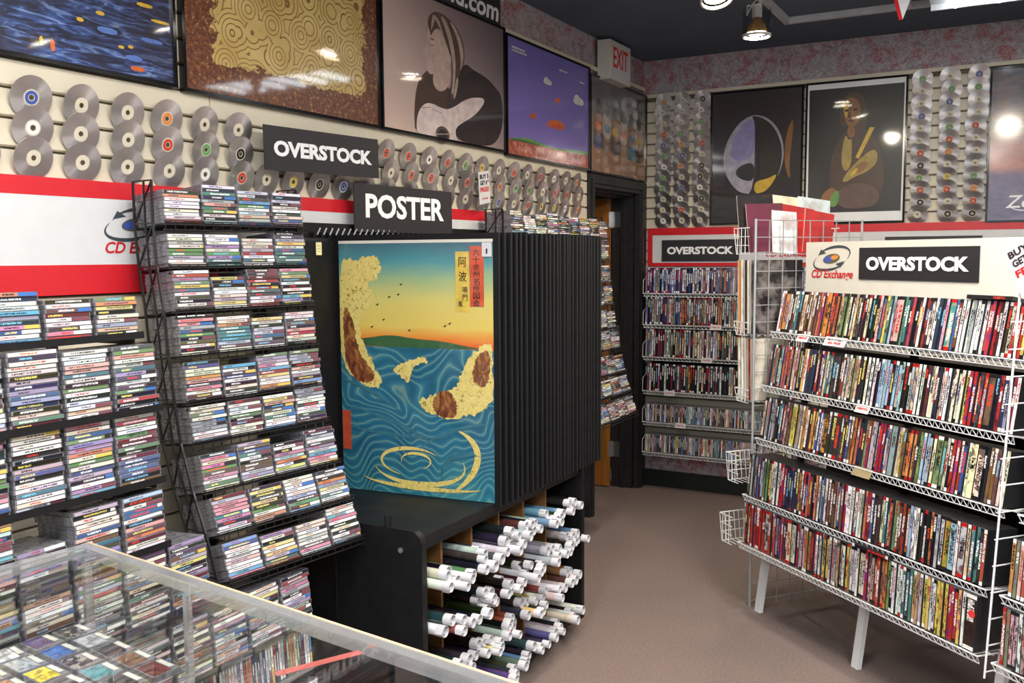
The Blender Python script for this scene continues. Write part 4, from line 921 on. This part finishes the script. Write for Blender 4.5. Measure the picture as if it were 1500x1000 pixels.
# ================================================================== WHITE WIRE SHELF BUILDER
def wire_shelf(L,depth,lip=.026):
    mb=MB(); r=.0024
    mb.tube((0,0,0),(L,0,0),.003); mb.tube((0,.012,-lip),(L,.012,-lip),r); mb.tube((0,depth,-.002),(L,depth,-.002),.003); mb.tube((0,depth*.5,-.006),(L,depth*.5,-.006),r)
    n=int(L/.027)
    for k in range(n+1):
        x=L*k/n
        mb.tube((x,0,0),(x+L/n*.5 if k<n else x,.012,-lip),.0017,3)
        if k<n: mb.tube((x+L/n*.5,.012,-lip),(x+L/n,0,0),.0017,3)
        if k%2==0: mb.tube((x,.004,-.004),(x,depth,-.004),.0017,3)
    for x in (0,L): mb.tube((x,0,0),(x,depth,.0),.003)
    return mb
def card_tag(M,label,wide=False):
    w=.075 if not wide else .13; h=.036 if not wide else .042
    mb=MB(); mb.box(-w/2,w/2,-h/2,h/2,-.001,0); o=mb.build('shelf_tag',M_paper,None,M); tag(o,label,'tag')
    if wide: letters(o,'BUY 3 GET',0,.008,w*.7,h*.2,M_darktext,.0005,bold=.02); letters(o,'4th FREE',0,-.007,w*.6,h*.26,M_redtext,.0005,bold=.02)
    else: letters(o,'OVERSTOCK',0,0,w*.78,h*.26,M_redtext,.0005,bold=.03)
    return o
DH,DD=.19,.135
DM=[]
for t in (.0145,.0152,.027,.046):
    mb=MB(); 
    def dcase(mb,t,M=None,h=DH):
        # spine faces -y, height along z
        P=lambda x,y,z:(M@Vector((x,y,z)) if M is not None else Vector((x,y,z))); f=.0014; iw=.0009; it=.001
        o=[P(0,f,0),P(t,f,0),P(t,f,h),P(0,f,h)]; b=[P(0,DD,0),P(t,DD,0),P(t,DD,h),P(0,DD,h)]; i=[P(iw,0,it),P(t-iw,0,it),P(t-iw,0,h-it),P(iw,0,h-it)]
        mb.face(i,1,[(0,0),(1,0),(1,1),(0,1)])
        for k in range(4):
            k2=(k+1)%4; mb.face([o[k],o[k2],i[k2],i[k]],0); mb.face([b[k],b[k2],o[k2],o[k]],0)
        mb.face(b[::-1],0)
    dcase(mb,t); DM.append((t,mb.mesh('dvd_case',[M_dvdbody,M_dvdspine])))
def dvd_colours(n,pal=DVDPAL):
    out=[]
    while len(out)<n:
        c=R.choice(pal)
        for _ in range(1 if R.random()<.8 else R.randint(2,3)): out.append(wcol(c,.18))
    return out
# ================================================================== SLANTED WHITE DVD RACK
U=Vector((-.769,.639,0)).normalized(); NN=Vector((-.639,-.769,0)).normalized()
O0=U*3.55+NN*(-2.6)
RMX=frame(O0,-U,-NN)      # local x to the right, y back -> frame() gives z = x cross y = up
root=empty('white_wire_rack',RMX); tag(root,'slanted white wire rack holding five shelves of DVD cases on the right','rack')
LEN=1.345
yf=[.065,.02,-.01,-.075,-.10]; zf_=[1.31,1.064,.82,.56,.338]; tilts=[11,9,8.5,4.5,2.5]
mass=MB(); single=0
for s in range(5):
    F=Matrix.Translation((0,yf[s],zf_[s]))@Matrix.Rotation(-rad(tilts[s]),4,'X')
    wire_shelf(LEN,.15).build('shelf',M_whitewire,root,F)
    x=.022; k=0; items=[]
    while x<LEN-(.02 if s!=4 else .070):
        t,me=DM[0 if R.random()<.6 else (1 if R.random()<.88 else 2)]
        items.append((x,t,me)); x+=t+R.uniform(.0002,.0016)
    if s==4: items.append((x,)+DM[3])
    cols=dvd_colours(len(items)); total=len(items); lean=0
    if s==4: cols[-1]=('dark brown',(52,36,32))
    for k,(x,t,me) in enumerate(items):
        if k%9==0: lean=.012
        M=F@Matrix.Translation((x,.010+R.uniform(-.004,.006),.004))@Matrix.Rotation(lean+R.uniform(-.001,.001),4,'Y')
        if total-k<=60:
            o=inst('dvd_case',me,None,RMX@M); o.color=S(*cols[k][1]); single+=1
            tag(o,'%s-spined DVD case, %s from left on the %s shelf of the slanted white rack'%(cols[k][0],nth(k+1),ORD[s]),'DVD case','DVD cases on the slanted white rack')
            if t>.04:
                tag(o,'thick dark box set with a red price dot, right end of the bottom shelf'); pd=MB(); pd.tube((0,-.0004,0),(0,-.0014,0),.013,20); pd.build('price_dot',M_exit,o,Matrix.Translation((t*.62,0,.125)))
        else:
            mass.c=S(*cols[k][1])[:3]+(R.random(),); dcase(mass,t,RMX@M)
print('single dvds',single,'cds',cd_count[0])
# second bay beyond the ladder frame
for s in range(5):
    F=Matrix.Translation((LEN+.055,yf[s],zf_[s]))@Matrix.Rotation(-rad(tilts[s]),4,'X')
    wire_shelf(.6,.15).build('shelf',M_whitewire,root,F)
    x=.02
    while x<.57:
        t=DM[0][0]; mass.c=S(*wcol(R.choice(DVDPAL))[1])[:3]+(R.random(),); dcase(mass,t,RMX@F@Matrix.Translation((x,.01,.004))); x+=t+.0008
# far side of the double-sided rack
for s in range(5):
    x=.02
    while x<LEN+.6:
        mass.c=S(*wcol(R.choice(DVDPAL))[1])[:3]+(R.random(),)
        dcase(mass,.0148,RMX@Matrix.Translation((x+.0148,.52,zf_[s]-.03))@Matrix.Rotation(math.pi,4,'Z')); x+=.0155
    wire_shelf(LEN+.6,.15).build('rear_shelf',M_whitewire,root,Matrix.Translation((LEN+.6,.53,zf_[s]-.035))@Matrix.Rotation(math.pi,4,'Z'))
o=mass.build('dvd_cases',[M_dvdbody,M_dvdspine_mass]); tag(o,'remaining DVD cases on the slanted white rack, its left ends and far side','DVD cases',None,'stuff')
# frame: legs, leaning uprights, ladder divider
def bar(name,p,q,w,t,m,parent):
    p=Vector(p); q=Vector(q); d=(q-p); Ln=d.length; z=d.normalized(); x=Vector((1,0,0)); y=z.cross(x).normalized(); x=y.cross(z)
    M=Matrix(((x.x,y.x,z.x,p.x),(x.y,y.y,z.y,p.y),(x.z,y.z,z.z,p.z),(0,0,0,1)))
    mb=MB(); mb.box(-w/2,w/2,-t/2,t/2,0,Ln); 
    for zz in (Ln-.05,): mb.tube((0,-t/2,zz),(0,-t/2-.002,zz),.006,8)
    return mb.build(name,m,parent,M)
for x in (.035,.68,1.33,1.92):
    bar('leg',(x,.0,0),(x,.052,.36),.036,.022,M_greywire if False else M_whitewire,root)
    bar('upright',(x,.20,.30),(x,.275,1.70),.03,.018,M_blackwire,root)
    bar('rear_leg',(x,.50,0),(x,.44,.36),.036,.022,M_whitewire,root)
    mb=MB(); mb.box(x-.012,x+.012,.05,.47,.325,.345); mb.build('cross_bar',M_whitewire,root)
mb=MB(); xl=LEN+.036
def lp(z,off): return (xl,(-.055+(z-.30)*.045)+off,z)
mb.tube(lp(.28,-.05),lp(1.56,-.02),.004,5); mb.tube(lp(.28,.13),lp(1.56,.10),.004,5)
for k in range(15): 
    z=.30+k*.088; mb.tube(lp(z,-.05),lp(z,.13),.0025)
mb.build('divider_frame',M_whitewire,root)
# loose case lying on top of the row, bottom shelf and top shelf
fl_me=MB(); dcase(fl_me,.0145); fl_me=fl_me.mesh('dvd_case',[M_dvdbody,M_dvdspine])
for (x,s,lab,c) in ((.74,4,'black DVD case lying flat on top of the bottom row','black'),(1.06,0,'black DVD case lying flat on the top row under the header','black')):
    F=Matrix.Translation((x,yf[s],zf_[s]))@Matrix.Rotation(-rad(tilts[s]),4,'X')
    o=inst('dvd_case',fl_me,None,RMX@F@Matrix.Translation((0,.0,.2105))@Matrix.Rotation(rad(90),4,'Y')); o.color=S(34,32,36); tag(o,lab,'DVD case')
# box set with a red price dot at the right end of the bottom shelf
# cream header board on the rack
HF=frame(O0-NN*.2,-U,(0,0,1)); 
mb=MB(); mb.box(.07,1.95,1.487,1.716,-.012,0); hr=mb.build('header_sign',M_cream,None,HF); tag(hr,'cream header board with an emblem above the slanted DVD rack','sign')
for x in (.25,.88,1.52):
    swoosh(hr,x-.01,1.642,.245); letters(hr,'CD Exchange',x-.005,1.570,.265,.048,M_redtext,.0012,shear=.25,bold=.02)
    if x>1.3: continue
mb=MB(); mb.box(-.305,.305,-.066,.066,0,.004); op=mb.build('black_panel',M_signblack,hr,Matrix.Translation((.72,1.622,0)))
overstock(op,.61,.155,.0052)
# the emblem at x=.88 sits under the panel, so drop it
for ch in [c for c in hr.children if c.name.split('.')[0] in('emblem','lettering')]:
    xs=[v.co.x for v in ch.data.vertices]; cx_=sum(xs)/len(xs)+ch.location.x
    if .7<cx_<1.1: bpy.data.objects.remove(ch)
def on_shelf(s,x): return RMX@Matrix.Translation((x,yf[s]-.006,zf_[s]-.012))@Matrix.Rotation(rad(60),4,'X')
card_tag(on_shelf(0,.235),'small white and red tag, leftmost on the top shelf of the slanted rack')
card_tag(on_shelf(0,.44),'wide BUY 3 GET 4th FREE card on the top shelf of the slanted rack',True)
card_tag(on_shelf(1,.66),'small white and red tag clipped on the second shelf of the slanted rack')
mb=MB(); mb.box(-.05,.05,-.02,.02,-.001,0); o=mb.build('shelf_tag',plain('tan_card',S(150,136,104),.6),None,on_shelf(2,.70)); tag(o,'plain tan card clipped on the third shelf of the slanted rack','tag')
promo(RMX@Matrix.Translation((1.415,-.03,1.625))@Matrix.Rotation(rad(90),4,'X')@Matrix.Rotation(rad(28),4,'Z'),'white BUY 3 GET 4th FREE tag tilted in front of the cream header',.13,.165)

# ================================================================== GRID END PANEL AND ITS BASKETS
GX=-.035
root=empty('grid_panel',RMX@Matrix.Translation((GX,.30,0))); tag(root,'tall white wire grid panel closing the left end of the slanted DVD rack','grid panel')
mb=MB(); n=8
for k in range(n+1): mb.tube((0,-.30+.61*k/n,.0),(0,-.30+.61*k/n,1.82),.0035 if k in(0,n) else .0026)
for k in range(24): mb.tube((.004,-.30,.03+.0778*k),(.004,.31,.03+.0778*k),.0026)
mb.build('wire_grid',M_greywire,root)
mb=MB()
for y in (-.30,.31): mb.tube((0,y,0),(0,y,1.825),.006,6)
mb.build('edge_post',M_greywire,root)
def basket(y0,y1,z0,h,dep,label,ny=14,nz=4):
    r=empty('wire_basket',RMX@Matrix.Translation((GX-.008,0,0))); tag(r,label,'basket'); mb=MB()
    for k in range(nz+1):
        z=z0+h*k/nz; x=-dep*(.8+.2*k/nz); mb.path([(0,y0,z),(x,y0,z),(x,y1,z),(0,y1,z)],.0022 if k<nz else .003)
    for k in range(ny+1):
        y=y0+(y1-y0)*k/ny; mb.path([(0,y,z0),(-dep*.8,y,z0),(-dep,y,z0+h)],.0018)
    for k in (1,2,3):
        x=-dep*k/4; mb.tube((x,y0,z0+.0),(x,y0,z0+h),.0018); mb.tube((x,y1,z0),(x,y1,z0+h),.0018)
    mb.build('wire_cage',M_whitewire,r); return r
basket(-.03,.48,1.665,.12,.12,'white wire basket of magazines at the top of the grid panel',18,3)
basket(-.03,.30,1.29,.06,.11,'white wire basket holding large sleeves halfway up the grid panel',10,2)
basket(-.02,.22,.975,.06,.11,'white wire basket holding pale sleeves low on the grid panel',8,2)
basket(-.07,.06,.60,.13,.10,'empty white wire basket level with the fourth DVD shelf end',5,3)
basket(-.10,.03,.31,.13,.10,'empty white wire basket level with the bottom DVD shelf end',5,3)
# magazines
m=Mat('magazine_cover'); oi=m.N('ObjectInfo'); q=m.xyz(m.objpos()); n=m.noise(m.comb(m.math('MULTIPLY',q[1],16.0),m.math('MULTIPLY',q[2],16.0),m.math('MULTIPLY',oi.outputs['Random'],70.0)),1.0,3)
M_mag=m.set(m.mix(m.ramp(n.outputs[0],[(.45,(0,0,0,1)),(.70,(.45,.45,.45,1))]),oi.outputs['Color'],m.ramp(oi.outputs['Random'],[(0,S(80,60,56)),(.3,S(170,150,140)),(.55,S(130,60,60)),(.8,S(190,180,176))],'CONSTANT')),.2)
def magazine(y,z,x,w,h,t,ry,rx,col,label,name='magazine',cat='magazine',band=None):
    mb=MB(); mb.box(0,t,0,w,0,h,1); mb.box(-.0004,0,0,w,0,h,0); mb.box(t,t+.0004,0,w,0,h,0)
    o=mb.build(name,[M_mag,M_kraft],None,RMX@Matrix.Translation((GX+x,y,z))@Matrix.Rotation(rad(ry),4,'Y')@Matrix.Rotation(rad(rx),4,'X')); o.color=S(*col); tag(o,label,cat)
    if band:
        mb=MB(); mb.box(-.0008,-.0004,w*.05,w*.95,h*band[1],h*band[2]); mb.build('title_band',plain('band_'+band[0],S(*band[3]),.4),o)
    return o
magazine(-.02,1.672,-.090,.20,.265,.004,-4,3,(44,46,50),'black magazine with a white masthead, nearest in the top basket',band=('w',.86,.97,(226,232,236)))
magazine(.0,1.672,-.050,.205,.225,.004,-6,2,(110,54,74),'maroon magazine in front of the black one in the top basket')
magazine(.15,1.672,-.085,.21,.275,.005,-7,-5,(232,220,190),'cream-topped magazine leaning in the middle of the top basket')
magazine(.16,1.672,-.055,.20,.235,.004,-8,-8,(196,44,46),'red magazine with a grey box in the middle of the top basket',band=('g',.55,.85,(180,176,178)))
magazine(.12,1.672,-.036,.14,.20,.003,-9,-4,(222,226,230),'white leaflet at the front of the top basket')
magazine(.29,1.672,-.085,.19,.27,.004,-6,-6,(210,226,230),'white and teal magazine at the far end of the top basket')
magazine(.30,1.672,-.050,.17,.21,.004,-7,-9,(190,60,60),'red and orange magazine low at the far end of the top basket')
SL=[((206,140,80),'orange-edged'),((226,222,212),'cream'),((60,60,64),'dark'),((210,210,206),'grey-white'),((44,40,42),'black')]
for i,(c,nm) in enumerate(SL):
    magazine(-.02+.004*i,1.297,-.100+.019*i,.29,.34,.006,-1.5,0,c,'%s large sleeve, %s from outside, upper basket on the grid panel'%(nm,ORD[i]),'record_sleeve','sleeve')
SL=[((226,222,210),'cream'),((232,232,230),'white'),((190,186,176),'grey'),((150,60,56),'red'),((222,216,200),'ivory')]
for i,(c,nm) in enumerate(SL):
    magazine(-.012+.004*i,.982,-.100+.019*i,.20,.29,.006,-2,0,c,'%s large sleeve, %s from outside, lower basket on the grid panel'%(nm,ORD[i]),'record_sleeve','sleeve')

# ================================================================== BACK WALL SHELVES
mb=MB(); mb.box(0,1.30,.0,.80,0,.012); o=mb.build('black_backing_board',M_blackwire,None,onback(-2.33,.775,.001)); tag(o,'black backing board behind the four DVD shelves on the back wall','board')
BS=[(1.402,'first',0),(1.185,'second',0),(.960,'third',0),(.720,'fourth',0),(.500,'fifth',1),(.285,'sixth',1)]
BL=1.12
for (z,nm,kind) in BS:
    dep=.17
    base=Matrix(((1,0,0,-2.335),(0,1,0,WY-.012-dep-.02),(0,0,1,z),(0,0,0,1)))@Matrix.Rotation(-rad(4),4,'X')
    mb=wire_shelf(BL,dep,.022)
    for x in (0,BL): mb.path([(x,0,0),(x,.0,.09),(x,.06,.12),(x,dep,.12)],.0022)
    o=mb.build('wire_shelf',M_whitewire,None,base); tag(o,'white wire shelf on the back wall, %s from the top'%nm,'shelf',None)
    mass=MB(); x=.012
    if kind==0:
        pal=DVDPAL if nm!='first' else [('b',(60,90,160)),('w',(226,226,230)),('k',(34,32,38)),('n',(40,50,90)),('r',(160,50,60)),('t',(170,140,120)),('o',(210,130,70)),('w',(206,210,220))]
        if nm=='fourth': pal=[('k',(32,30,34))]*6+[('r',(150,30,40)),('d',(70,50,44)),('w',(224,222,216)),('y',(222,186,60)),('b',(50,60,100)),('p',(190,60,110))]
        while x<BL-.02:
            t=.0145 if nm!='first' else .0135; mass.c=S(*wcol(R.choice(pal))[1])[:3]+(R.random(),)
            h=DH if nm!='first' else .172
            blue=(nm=='first') or (nm=='second' and x<.26)
            dcase(mass,t,base@Matrix.Translation((x,.012+R.uniform(-.003,.003),.004)),h)
            if blue:
                for q in range(1,10):
                    if mass.m[-q]==0: mass.m[-q]=2
            x+=t+R.uniform(.0003,.0018)
        o=mass.build('dvd_cases',[M_dvdbody,M_dvdspine_mass,M_bluecase])
        tag(o,'DVD cases on the %s wire shelf of the back wall'%nm,'DVD cases',None,'stuff')
    else:
        while x<BL-.02:
            M=base@Matrix.Translation((x,.012,.004))@Matrix(((0,0,1,0),(0,1,0,0),(-1,0,0,CW),(0,0,0,1)))
            mass.c=S(*wcol(R.choice(CDPAL[5:]+CDPAL[3:5]))[1])[:3]+(R.random(),); case_faces(mass,CW,CD_,CT,M); x+=CT+R.uniform(.0003,.0012)
        o=mass.build('standing_cd_cases',[M_jewel,M_cdspine_mass]); tag(o,'upright CD cases on the %s wire shelf of the back wall'%nm,'CD cases',None,'stuff')
for (z,x,nm) in ((1.185,.52,'second'),(.960,.46,'third'),(.720,.20,'fourth'),(.500,.28,'fifth')):
    card_tag(Matrix.Translation((-2.335+x,WY-.012-.17-.028,z-.006))@Matrix.Rotation(rad(70),4,'X'),'small white and red tag on the %s back wall shelf'%nm)

# ================================================================== CEILING
mb=MB(); z0=CZ-.035
mb.box(-1.285,-1.255,3.2,5.60,z0,CZ); mb.box(-1.285,2.6,5.585,5.615,z0,CZ); mb.box(-1.285,2.6,3.185,3.215,z0,CZ); mb.box(-.63,-.60,3.215,5.585,z0,CZ)
o=mb.build('ceiling_track',M_track); tag(o,'white lighting track running along the dark ceiling','track')
def track_lamp(x,y,zb,label,tilt=0.0,yawd=0.0,power=38):
    r=empty('track_lamp',Matrix.Translation((x,y,zb))@Matrix.Rotation(yawd,4,'Z')@Matrix.Rotation(tilt,4,'X')); tag(r,label,'lamp','track lamps')
    mb=MB(); mb.tube((0,0,.10),(0,0,.165),.026,16); sk=mb.build('socket',M_cream,r)
    mb=MB(); n=24
    for (ra,za,rb,zb_) in ((.072,.0,.072,.145),):
        for k in range(n):
            a=2*math.pi*k/n; b=2*math.pi*(k+1)/n
            mb.face([(ra*math.cos(a),ra*math.sin(a),za),(ra*math.cos(b),ra*math.sin(b),za),(rb*math.cos(b),rb*math.sin(b),zb_),(rb*math.cos(a),rb*math.sin(a),zb_)])
    mb.build('glass_shade',M_lampglass,r,smooth=True)
    mb=MB()
    for k in range(n):
        a=2*math.pi*k/n; b=2*math.pi*(k+1)/n
        for (r0,z0_,r1,z1_) in ((.074,0,.074,.014),(.074,.014,.066,.014),(.066,.014,.066,0),(.066,0,.074,0)):
            mb.face([(r0*math.cos(a),r0*math.sin(a),z0_),(r0*math.cos(b),r0*math.sin(b),z0_),(r1*math.cos(b),r1*math.sin(b),z1_),(r1*math.cos(a),r1*math.sin(a),z1_)])
    mb.build('rim',M_cream,r)
    mb=MB()
    prof=[(.016,.10),(.030,.085),(.045,.06),(.054,.03),(.056,.02)]
    for (r0,z0_),(r1,z1_) in zip(prof,prof[1:]):
        for k in range(n):
            a=2*math.pi*k/n; b=2*math.pi*(k+1)/n
            mb.face([(r0*math.cos(a),r0*math.sin(a),z0_),(r0*math.cos(b),r0*math.sin(b),z0_),(r1*math.cos(b),r1*math.sin(b),z1_),(r1*math.cos(a),r1*math.sin(a),z1_)])
    mb.build('reflector',M_gold,r,smooth=True)
    mb=MB(); prof=[(0,.012),(.03,.013),(.050,.018),(.050,.024),(0,.024)]
    for (r0,z0_),(r1,z1_) in zip(prof,prof[1:]):
        for k in range(n):
            a=2*math.pi*k/n; b=2*math.pi*(k+1)/n
            mb.face([(r0*math.cos(a),r0*math.sin(a),z0_),(r0*math.cos(b),r0*math.sin(b),z0_),(r1*math.cos(b),r1*math.sin(b),z1_),(r1*math.cos(a),r1*math.sin(a),z1_)])
    mb.build('bulb',M_bulb,r)
    sl=bpy.data.lights.new('lamp_beam','SPOT'); sl.energy=power; sl.spot_size=rad(150); sl.spot_blend=.6; sl.color=(1,.86,.66); sl.shadow_soft_size=.045
    so=bpy.data.objects.new('lamp_beam',sl); COL.objects.link(so); so.parent=r; so.location=(0,0,.004)
    top=CZ-.03-zb
    mb=MB(); mb.path([(0,0,.165),(.02,.01,.165+(top-.165)*.5),(0,0,top)],.006,8); mb.path([(0,0,.15),(-.05,.0,.17),(-.055,.01,.12),(-.03,.0,.165),(0,0,top)],.004,6); mb.build('stem',M_cream,r)
    return r
track_lamp(-1.29,5.0,2.795,'clear glass track lamp with a silver bulb hanging from the white ceiling track')
track_lamp(-1.27,4.22,2.80,'lit track lamp with a gold reflector at the top edge of the view',rad(-20),rad(40))
track_lamp(-1.15,3.2,2.74,'track lamp over the poster display, aimed at the guitarist poster',rad(25))
track_lamp(-.2,3.2,2.78,'track lamp above the DVD rack, aimed at the far right poster',rad(25))
# tray of tubes
r=empty('tube_tray',Matrix.Translation((0.12,5.28,2.935))); tag(r,'white ceiling tray of bright tubes above the back wall','ceiling light')
mb=MB(); mb.box(-.62,.62,-.22,.22,.03,.07); mb.box(-.62,.62,-.22,-.205,0,.03); mb.box(-.62,.62,.205,.22,0,.03); mb.build('housing',M_white,r)
for k in range(6):
    mb=MB(); x=-.5+.2*k; mb.tube((x,-.2,.012),(x,.2,.012),.016,10); mb.build('tube',M_tube,r)
# hanging pointed sign seen nearly edge on
mb=MB(); pts=[(-.16,.0),(0,-.22),(.16,.0),(.16,.12),(-.16,.12)]
mb.face([(p[0],p[1],.008) for p in pts],0); mb.face([(p[0],p[1],-.008) for p in pts][::-1],0)
for p,q in zip(pts,pts[1:]+pts[:1]): mb.face([(p[0],p[1],.008),(p[0],p[1],-.008),(q[0],q[1],-.008),(q[0],q[1],.008)],1)
o=mb.build('hanging_sign',[M_white,M_red],None,frame((-.52,4.42,2.885),(.30,.95,0),(0,0,1))); tag(o,'pointed white sign with red edges hanging from the ceiling, seen edge on','sign')
# ceiling fixtures that carry the shop's light
for (x,y,_,wh) in CEIL_LIGHTS:
    r=empty('ceiling_light',Matrix.Translation((x,y,2.93))); tag(r,'white fluorescent ceiling fixture '+wh,'ceiling light','ceiling fixtures')
    mb=MB(); mb.box(-.29,.29,-.6,.6,.012,.09); mb.build('housing',M_white,r)
    mb=MB(); mb.box(-.27,.27,-.58,.58,.002,.010); mb.build('diffuser',M_lens,r)
